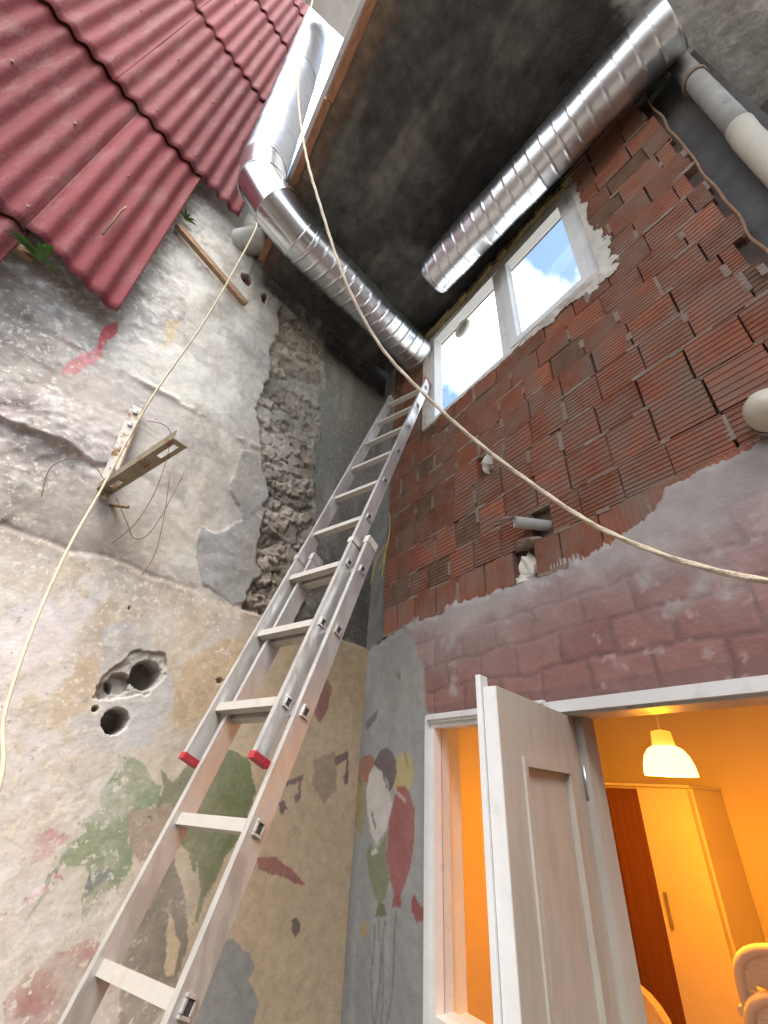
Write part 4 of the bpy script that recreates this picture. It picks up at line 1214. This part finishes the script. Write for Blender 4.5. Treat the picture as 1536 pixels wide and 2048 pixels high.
def rung(p):                                            # p: hole centre on right rail's outer face
    mb = MB()
    q = p + Lwn * (Lwid + 2 * RT * 0) 
    hw = 0.0155
    c = (p + q) / 2 + Lwn * (RT / 2)
    e = (Lwid + RT) / 2 - 0.003
    mb.obox(c, Lwn * e, Ld * hw, Ln * hw)
    r = mb.build("rung", "rung_metal", lad)
    fl = MB()                                           # flared hollow end on the outer face
    for sx, sy, hx, hy in ((0, 1, 1, 0.18), (0, -1, 1, 0.18), (1, 0, 0.18, 0.64), (-1, 0, 0.18, 0.64)):
        fl.obox(p - Lwn * 0.0025 + Ld * (sy * 0.0155) + Ln * (sx * 0.0155 * 0.82), Lwn * 0.004, Ld * (0.0155 * hy * 1.1), Ln * (0.0155 * hx))
    fl.build("rung_end", "aluminium", r)
    MB().obox(p - Lwn * 0.0012, Lwn * 0.0022, Ld * 0.0125, Ln * 0.0122).build("rung_hollow", "inside_dark", r)
    return r
for side in (0, 1):
    o = Lwn * (Lwid * side)
    rail(B0 + o, -footk + 0.02, 0.19)
    rail(F0 + o, -S * 8 - 0.175, 0.13)
    cap = MB()
    p = F0 + o - Ld * (S * 8 + 0.175)
    cap.obox(p + Lwn * RT / 2 - Ld * 0.002, Lwn * (RT / 2 + 0.001), Ld * 0.010, Ln * (RD / 2 + 0.001))
    cap.build("end_cap", "red_plastic", lad)
    cap = MB()
    p = B0 + o + Ld * 0.17
    cap.obox(p + Lwn * RT / 2, Lwn * (RT / 2 + 0.002), Ld * 0.022, Ln * (RD / 2 + 0.002))
    cap.build("guide_bracket", "bracket_paint" if side == 0 else "aluminium", lad)
    p = F0 + o - Ld * (S * 5.6)
    g2 = MB().obox(p + Lwn * RT / 2, Lwn * (RT / 2 + 0.004), Ld * 0.016, Ln * (RD / 2 + 0.002))
    g2.build("guide_bracket", "bracket_paint" if side == 0 else "aluminium", lad)
    ft = MB().obox(B0 + o - Ld * (footk - 0.02) + Lwn * RT / 2, Lwn * (RT / 2 + 0.004), Ld * 0.02, Ln * (RD / 2 + 0.005))
    ft.build("foot", "inside_dark", lad)
    tc = MB().obox(F0 + o + Ld * 0.128 + Lwn * RT / 2, Lwn * (RT / 2 + 0.002), Ld * 0.012, Ln * (RD / 2 + 0.002))
    tc.build("end_cap", "red_plastic" if side == 0 else "aluminium", lad)
for k in range(9):
    rung(F0 - Ld * (S * k))
for k in range(8):
    rung(B0 - Ld * (S * k))

# ------------------------------------------------------------------ rope and cord
rope_pts = [(1.39, -1.95, 9.2), (1.403, -1.835, 7.643), (1.418, -1.705, 6.015), (1.393, -1.627, 5.337), (1.414, -1.556, 4.873), (1.447, -1.443, 4.352), (1.464, -1.318, 3.972), (1.463, -1.137, 3.552), (1.473, -0.946, 3.264), (1.558, -0.778, 3.011), (1.66, -0.636, 2.791), (1.789, -0.542, 2.577), (1.92, -0.489, 2.391), (2.044, -0.479, 2.261), (2.152, -0.49, 2.17), (2.258, -0.521, 2.097), (2.37, -0.55, 2.049), (2.9, -0.7, 2.0), (4.0, -1.0, 2.2)]
def twisted(name, pts, R, m, parent=None, n=9, tw=26.0, lobes=3, k=22, depth=0.16):
    sp = spline(pts, k)
    mb = MB()
    vs, fs = [], []
    t0 = (sp[1] - sp[0]).normalized()
    a = t0.orthogonal().normalized()
    s = 0.0
    for i, p in enumerate(sp):
        t = (sp[min(i + 1, len(sp) - 1)] - sp[max(i - 1, 0)]).normalized()
        a = (a - t * a.dot(t)).normalized()
        b = t.cross(a)
        if i:
            s += (p - sp[i - 1]).length
        for j in range(n):
            q = 2 * math.pi * j / n
            r = R * (1 - depth + depth * math.cos(lobes * q + s * tw * 6.28))
            vs.append(p + (a * math.cos(q) + b * math.sin(q)) * r)
    for i in range(len(sp) - 1):
        for j in range(n):
            fs.append((i * n + j, i * n + (j + 1) % n, (i + 1) * n + (j + 1) % n, (i + 1) * n + j))
    mb.add(vs, fs, True)
    return mb.build(name, m, parent)
tag(twisted("rope", rope_pts, 0.0074, "rope", k=30, n=12, tw=9), "thick beige rope sagging from above the duct across to the right", "rope")
cord_pts = [(0.755, -1.55, 4.80), (0.768, -1.536, 4.63), (0.60, -1.59, 3.956), (0.50, -1.675, 3.324), (0.486, -1.698, 2.775), (0.614, -1.698, 2.442), (0.777, -1.673, 2.116), (0.939, -1.631, 1.861), (1.09, -1.568, 1.595), (1.22, -1.75, 0.9), (1.25, -2.2, 0.02)]
tag(MB().tube(spline(cord_pts, 8), 0.0052, 8).build("cord", "cord"), "thin pale cord hanging from the duct elbow down in front of the concrete wall", "cord")

# ------------------------------------------------------------------ steel bracket on the left wall
br = thing("wall_bracket", "rusty steel bracket with a long slotted arm sticking out of the concrete wall", "bracket", WP(1.735, 2.83, 0.03))
p0, p1 = WP(1.735, 2.80, 0.03), WP(1.765, 3.36, 0.03)
ax = (p1 - p0).normalized()
nw = Vector(NW)
sx = ax.cross(nw).normalized()
MB().obox((p0 + p1) / 2 + nw * 0.004, ax * 0.28, sx * 0.026, nw * 0.003).build("wall_plate", "bracket_paint", br)
MB().obox((p0 + p1) / 2 + nw * 0.02 + sx * 0.0275, ax * 0.28, sx * 0.002, nw * 0.02).build("plate_flange", "rust", br)
for f in (0.12, 0.3, 0.78, 0.93):
    MB().lathe([(0.013, 0), (0.013, 0.009), (0.0005, 0.01)], p0.lerp(p1, f) + nw * 0.007, 6, False, axis=nw).build("bolt", "steel", br)
a0, a1 = Vector((0.33, -1.70, 2.835)), Vector((0.915, -1.483, 2.845))
ad = (a1 - a0).normalized()
ah = Vector((-ad.y, ad.x, 0))
up_ = ad.cross(ah) * (1 if ad.cross(ah).z > 0 else -1)
L = (a1 - a0).length
def ab(mb, u0, u1, h0, h1, v0, v1):
    mb.obox(a0 + ad * (u0 + u1) / 2 + ah * (h0 + h1) / 2 + up_ * (v0 + v1) / 2, ad * (u1 - u0) / 2, ah * (h1 - h0) / 2, up_ * (v1 - v0) / 2)
arm = MB()
ab(arm, 0, L, -0.030, -0.011, -0.002, 0.002); ab(arm, 0, L, 0.011, 0.030, -0.002, 0.002)
for u0, u1 in ((0, 0.06), (0.16, L - 0.16), (L - 0.03, L)):
    ab(arm, u0, u1, -0.011, 0.011, -0.002, 0.002)
ab(arm, 0, L, -0.034, -0.030, -0.002, 0.04)
arm.build("arm", "bracket_dark", br)
MB().obox(a0 + ad * 0.02 + up_ * 0.015, ad * 0.045, ah * 0.02, up_ * 0.014).build("hinge_block", "rust", br)
MB().tube([WP(1.70, 2.80, -0.02), WP(1.62, 2.79, 0.07)], 0.008, 8).build("anchor_rod", "rust", br)

# stray wires on the left wall
wv = thing("stray_wires", "thin rusty wires dangling on the concrete wall around the bracket", "wire", WP(1.6, 2.9, 0.03))
rg = random.Random(4)
for pts in ([(1.73, 2.86), (1.85, 2.95), (1.95, 2.85), (1.93, 2.7)], [(1.70, 3.3), (1.58, 3.3), (1.54, 3.0), (1.56, 2.75), (1.62, 2.6)], [(1.68, 2.82), (1.6, 2.72), (1.54, 2.66), (1.48, 2.75), (1.44, 3.1)], [(1.50, 3.05), (1.46, 2.8), (1.44, 2.62), (1.46, 2.5)], [(2.15, 2.6), (2.0, 2.3), (1.9, 1.95)]):
    MB().tube(spline([WP(a, b, 0.045 + rg.uniform(0, 0.03)) for a, b in pts], 6), 0.0022, 5).build("wire", "wire_rust", wv)

# batten on the wall, pipe stub under the sheets, weeds
bt = MB()
q0, q1 = WP(2.02, 4.85, 0.05), WP(1.45, 4.60, 0.05)
bd = (q1 - q0).normalized()
bt.obox((q0 + q1) / 2, bd * ((q1 - q0).length / 2), nw * 0.018, bd.cross(nw) * 0.022)
tag(bt.build("batten", "wood"), "narrow brown wooden batten fixed slantwise to the upper concrete wall", "batten")
pst = thing("pipe_stub", "short grey pipe socket poking out of the concrete wall beside the duct elbow", "pipe", WP(1.66, 5.28, 0))
pc = WP(1.64, 5.27, -0.03)
pa = (nw * 0.75 + Vector(DW) * -0.6 + Vector((0, 0, 0.05))).normalized()
MB().lathe([(0.10, 0), (0.10, 0.2), (0.108, 0.205), (0.108, 0.26), (0.094, 0.26), (0.094, 0.02)], pc, 32, axis=pa).build("socket", "pvc_grey", pst)
MB().lathe([(0.094, 0.06), (0.0005, 0.06)], pc, 32, axis=pa).build("inside", "inside_dark", pst)

def weed(label, base, n, length, seed, droop=0.6):
    rg = random.Random(seed)
    t = thing("weed", label, "plant", base, "small weeds growing on the wall")
    st = MB()
    for i in range(n):
        ang = rg.uniform(-1.4, 1.4)
        d = (nw * rg.uniform(0.3, 1.0) + Vector(DW) * math.sin(ang) + Vector((0, 0, rg.uniform(-0.1, 0.8)))).normalized()
        L = length * rg.uniform(0.5, 1.1)
        pts = [base + d * (L * q) + Vector((0, 0, -droop * L * q * q)) for q in (0, 0.25, 0.5, 0.75, 1.0)]
        st.tube([base, base + d * L * 0.3], 0.0025, 5)
        side = d.cross(Vector((0, 0, 1))).normalized()
        ws = [0.12, 0.2, 0.18, 0.1, 0.0]
        vs = []
        for p, w in zip(pts, ws):
            vs += [p - side * w * L * 0.5, p + Vector((0, 0, -0.03 * L)), p + side * w * L * 0.5]
        fs = []
        for k in range(4):
            o = k * 3
            fs += [(o, o + 1, o + 4, o + 3), (o + 1, o + 2, o + 5, o + 4)]
        MB().add(vs, fs, True).build("leaf_blade", "leaf", t)
    st.build("stem", "leaf", t)
weed("green weed sprouting beneath the lower edge of the red sheets", CO + CU * 0.36 + Vector((0, 0, -0.02)) - CN * 0.03, 16, 0.15, 2)
weed("tiny green weed at the upper end of the wooden batten", WP(2.0, 4.98, 0.04), 8, 0.09, 5)

# ------------------------------------------------------------------ things on the brick wall
dp = thing("drain_pipe", "dirty vertical drain pipe with a cream lower length right of the brick wall", "pipe", (2.655, 0.01, 2.1))
MB().tube([(2.665, 0.012, 5.14), (2.655, 0.012, 4.12)], 0.046, 24).build("upper_length", "pvc_grey", dp)
MB().tube([(2.655, 0.012, 4.16), (2.65, 0.012, 4.06), (2.65, 0.012, 0.0)], 0.050, 24).build("lower_length", "pvc_cream", dp)
for z in (4.75, 3.4):
    MB().lathe([(0.05, -0.012), (0.056, -0.012), (0.056, 0.012), (0.05, 0.012)], (2.66, 0.012, z), 24).build("clip", "mortar", dp)
rg = random.Random(77)
ed_pts = [(2.495 + rg.uniform(-0.007, 0.008), 0.0, 5.1 - i * 0.13) for i in range(16)]
tag(MB().tube(spline(ed_pts, 5), 0.0055, 6).build("cable", "wood"), "thin brown cable running down the right edge of the bricks", "cable")
ps = thing("pipe_stub", "stub of grey plastic pipe sticking out through a hole in the bricks", "pipe", (1.42, 0.05, 2.81))
sd_ = Vector((-0.55, -0.82, 0.10)).normalized()
c0 = Vector((1.432, 0.05, 2.80))
MB().lathe([(0.027, 0), (0.027, 0.16), (0.021, 0.16), (0.021, 0.03), (0.0005, 0.03)], c0, 24, axis=sd_).build("tube", "pvc_grey", ps)
MB().lathe([(0.0205, 0.10), (0.0005, 0.10)], c0, 20, axis=sd_).build("bore", "inside_dark", ps)
wl_ = thing("wall_lamp", "round white plastic fitting on the brick wall at the right edge", "lamp", (2.29, 0.0, 2.76))
MB().lathe([(0.06, 0.0), (0.066, 0.012), (0.066, 0.03)], (2.305, 0.0, 2.77), 32, axis=(0, -1, 0)).build("base_ring", "pvc_grey", wl_)
MB().lathe([(0.062, 0.03), (0.064, 0.055), (0.058, 0.085), (0.042, 0.108), (0.02, 0.12), (0.0005, 0.123)], (2.305, 0.0, 2.77), 32, axis=(0, -1, 0)).build("globe", "pvc_cream", wl_)
yw = thing("yellow_wires", "frayed yellow wires hanging by the top of the lower ladder section", "wire", (0.55, -0.2, 3.0))
for pts in ([(0.30, -0.10, 3.36), (0.33, -0.11, 3.2), (0.31, -0.12, 3.05), (0.26, -0.13, 2.93)], [(0.31, -0.11, 3.12), (0.24, -0.14, 3.02), (0.20, -0.15, 2.86)], [(0.32, -0.11, 3.16), (0.27, -0.10, 3.0), (0.28, -0.12, 2.88)]):
    MB().tube(spline(pts, 6), 0.004, 5).build("wire", "wire_yellow", yw)

# ------------------------------------------------------------------ inside the room
pl = thing("pendant_lamp", "lit white glass pendant lamp glowing orange in the room", "lamp", (1.11, 1.2, 1.88))
MB().lathe([(0.121, 0.0), (0.122, 0.012), (0.117, 0.05), (0.104, 0.09), (0.083, 0.12), (0.06, 0.134), (0.055, 0.136)], (1.11, 1.2, 1.88), 40).build("shade", "lamp_glow", pl)
MB().lathe([(0.055, 0.136), (0.053, 0.15), (0.047, 0.205), (0.02, 0.212), (0.0005, 0.213)], (1.11, 1.2, 1.88), 32).build("shade_neck", "lamp_neck", pl)
MB().tube([(1.11, 1.2, 2.09), (1.11, 1.2, 2.42)], 0.004, 6).build("flex", "white_plastic", pl)
MB().lathe([(0.05, 0), (0.05, 0.012), (0.03, 0.03)], (1.11, 1.2, 2.388), 24).build("ceiling_rose", "white_plastic", pl)
ld = bpy.data.lights.new("bulb", 'POINT')
ld.energy = 14
ld.color = (1.0, 0.30, 0.008)
ld.shadow_soft_size = 0.05
lo = bpy.data.objects.new("bulb", ld)
COL.objects.link(lo)
lo.location = (1.11, 1.2, 1.86)
lo.parent = pl
lo.matrix_parent_inverse = Matrix.Translation(pl.location).inverted()

wd = thing("wardrobe", "tall wardrobe with dark brown and white doors standing against the back wall", "wardrobe", (0.45, 2.2, 0.03))
MB().box((-0.0, 2.03, 0.03), (0.80, 2.41, 1.85)).build("carcass", "white_door", wd)
MB().box((0.01, 1.995, 0.06), (0.215, 2.029, 1.835)).build("door", "brown_door", wd)
MB().box((0.219, 1.998, 0.06), (0.448, 2.029, 1.835)).build("door", "brown_door", wd)
wdoor = MB().box((0.452, 1.985, 0.05), (0.785, 2.029, 1.84)).build("door", "white_door", wd)
wdoor["label"] = "white wardrobe door with a slim vertical handle"
MB().box((0.49, 1.965, 1.12), (0.503, 1.984, 1.29)).build("handle", "handle_metal", wdoor)
MB().box((-0.0, 1.99, 1.852), (0.805, 2.41, 1.868)).build("top_board", "white_door", wd)

def chair(base, rz, label, group):
    t = thing("plastic_chair", label, "chair", base, group)
    bx, by, bz = base
    def Lp(x, y, z):
        c, s = math.cos(rz), math.sin(rz)
        return (bx + x * c - y * s, by + x * s + y * c, bz + z)
    def poly(mb, pts2d, y0, y1):                      # extruded outline in x,z with thickness along y (leaning back)
        n = len(pts2d)
        lean = lambda z: 0.18 * max(0, z - 0.42)
        vs = [Lp(x, y0 + lean(z), z) for x, z in pts2d] + [Lp(x, y1 + lean(z), z) for x, z in pts2d]
        mb.add(vs, [tuple(range(n)), tuple(reversed(range(n, 2 * n)))] + [(i, n + i, n + (i + 1) % n, (i + 1) % n) for i in range(n)])
    # back rim with slats
    rim = MB()
    arc = []
    for i in range(25):
        a = math.pi * i / 24
        arc.append((-0.21 * math.cos(a) * (1 if abs(math.cos(a)) < 0.8 else 1), 0.66 + 0.19 * math.sin(a) ** 0.6))
    path = [(-0.22, 0.40)] + arc + [(0.22, 0.40)]
    lean = lambda z: 0.18 * max(0, z - 0.42)
    rim.tube([Lp(x, 0.2 + lean(z), z) for x, z in path], 0.021, 8)
    rim.build("back_rim", "white_plastic", t)
    pan = MB()
    # perforated back: ladder of thin bars with an oval hand hole either side
    for i in range(17):
        z = 0.47 + i * 0.0215
        hw = 0.2 if z < 0.68 else 0.2 * math.sqrt(max(0.02, 1 - ((z - 0.66) / 0.2) ** 2))
        hole = abs(z - 0.62) < 0.09
        if hole:
            q = math.sqrt(max(0, 1 - ((z - 0.62) / 0.095) ** 2)) * 0.045
            segs = [(-hw, -0.135 - q), (-0.135 + q, 0.135 - q), (0.135 + q, hw)]
        else:
            segs = [(-hw, hw)]
        for s0, s1 in segs:
            if s1 - s0 > 0.004:
                poly(pan, [(s0, z - 0.0097), (s1, z - 0.0097), (s1, z + 0.0097), (s0, z + 0.0097)], 0.198, 0.204)
    for xx in (-0.05, 0.05):
        poly(pan, [(xx - 0.004, 0.45), (xx + 0.004, 0.45), (xx + 0.004, 0.83), (xx - 0.004, 0.83)], 0.1985, 0.207)
    pan.build("back_panel", "white_plastic", t)
    seat = MB()
    seat.add([Lp(x, y, z) for z in (0.415, 0.43) for x, y in ((-0.2, 0.21), (0.2, 0.21), (0.235, -0.18), (0.2, -0.22), (-0.2, -0.22), (-0.235, -0.18))],
             [(5, 4, 3, 2, 1, 0), (6, 7, 8, 9, 10, 11)] + [(i, (i + 1) % 6, 6 + (i + 1) % 6, 6 + i) for i in range(6)])
    seat.build("seat", "white_plastic", t)
    for sx_ in (-1, 1):
        MB().tube([Lp(sx_ * 0.21, -0.19, 0.42), Lp(sx_ * 0.25, -0.23, 0.0)], [0.022, 0.017], 8).build("leg", "white_plastic", t)
        MB().tube([Lp(sx_ * 0.20, 0.2, 0.42), Lp(sx_ * 0.24, 0.28, 0.0)], [0.022, 0.017], 8).build("leg", "white_plastic", t)
        MB().tube([Lp(sx_ * 0.235, 0.24, 0.62), Lp(sx_ * 0.265, -0.05, 0.635), Lp(sx_ * 0.255, -0.2, 0.6), Lp(sx_ * 0.23, -0.2, 0.42)], 0.017, 8).build("armrest", "white_plastic", t)
    return t
names = ["bottom", "second lowest", "third lowest", "topmost"]
for i in range(4):
    chair((1.37, 1.42 + 0.012 * i, 0.03 + 0.135 * i), math.radians(186), "white plastic chair with slotted back, %s of the stack inside the door" % names[i], "stacked white plastic chairs")
ac = thing("upholstered_chair", "pale quilted chair with rounded back in front of the wardrobe", "chair", (0.45, 1.55, 0.03))
ob = []
for i in range(13):
    a = math.pi * i / 12
    ob.append((0.45 - 0.215 * math.cos(a), 0.74 + 0.2 * math.sin(a)))
ob = [(0.235, 0.42)] + ob + [(0.665, 0.42)]
n = len(ob)
MB().add([(x, 1.47, z) for x, z in ob] + [(x, 1.53, z) for x, z in ob], [tuple(range(n)), tuple(reversed(range(n, 2 * n)))] + [(i, n + i, n + (i + 1) % n, (i + 1) % n) for i in range(n)]).build("backrest", "quilt", ac)
MB().box((0.235, 1.531, 0.38), (0.665, 1.93, 0.46)).build("seat", "quilt", ac)
for x in (0.26, 0.64):
    for y in (1.5, 1.88):
        MB().tube([(x, y, 0.38), (x, y, 0.03)], 0.018, 8).build("leg", "wood", ac)
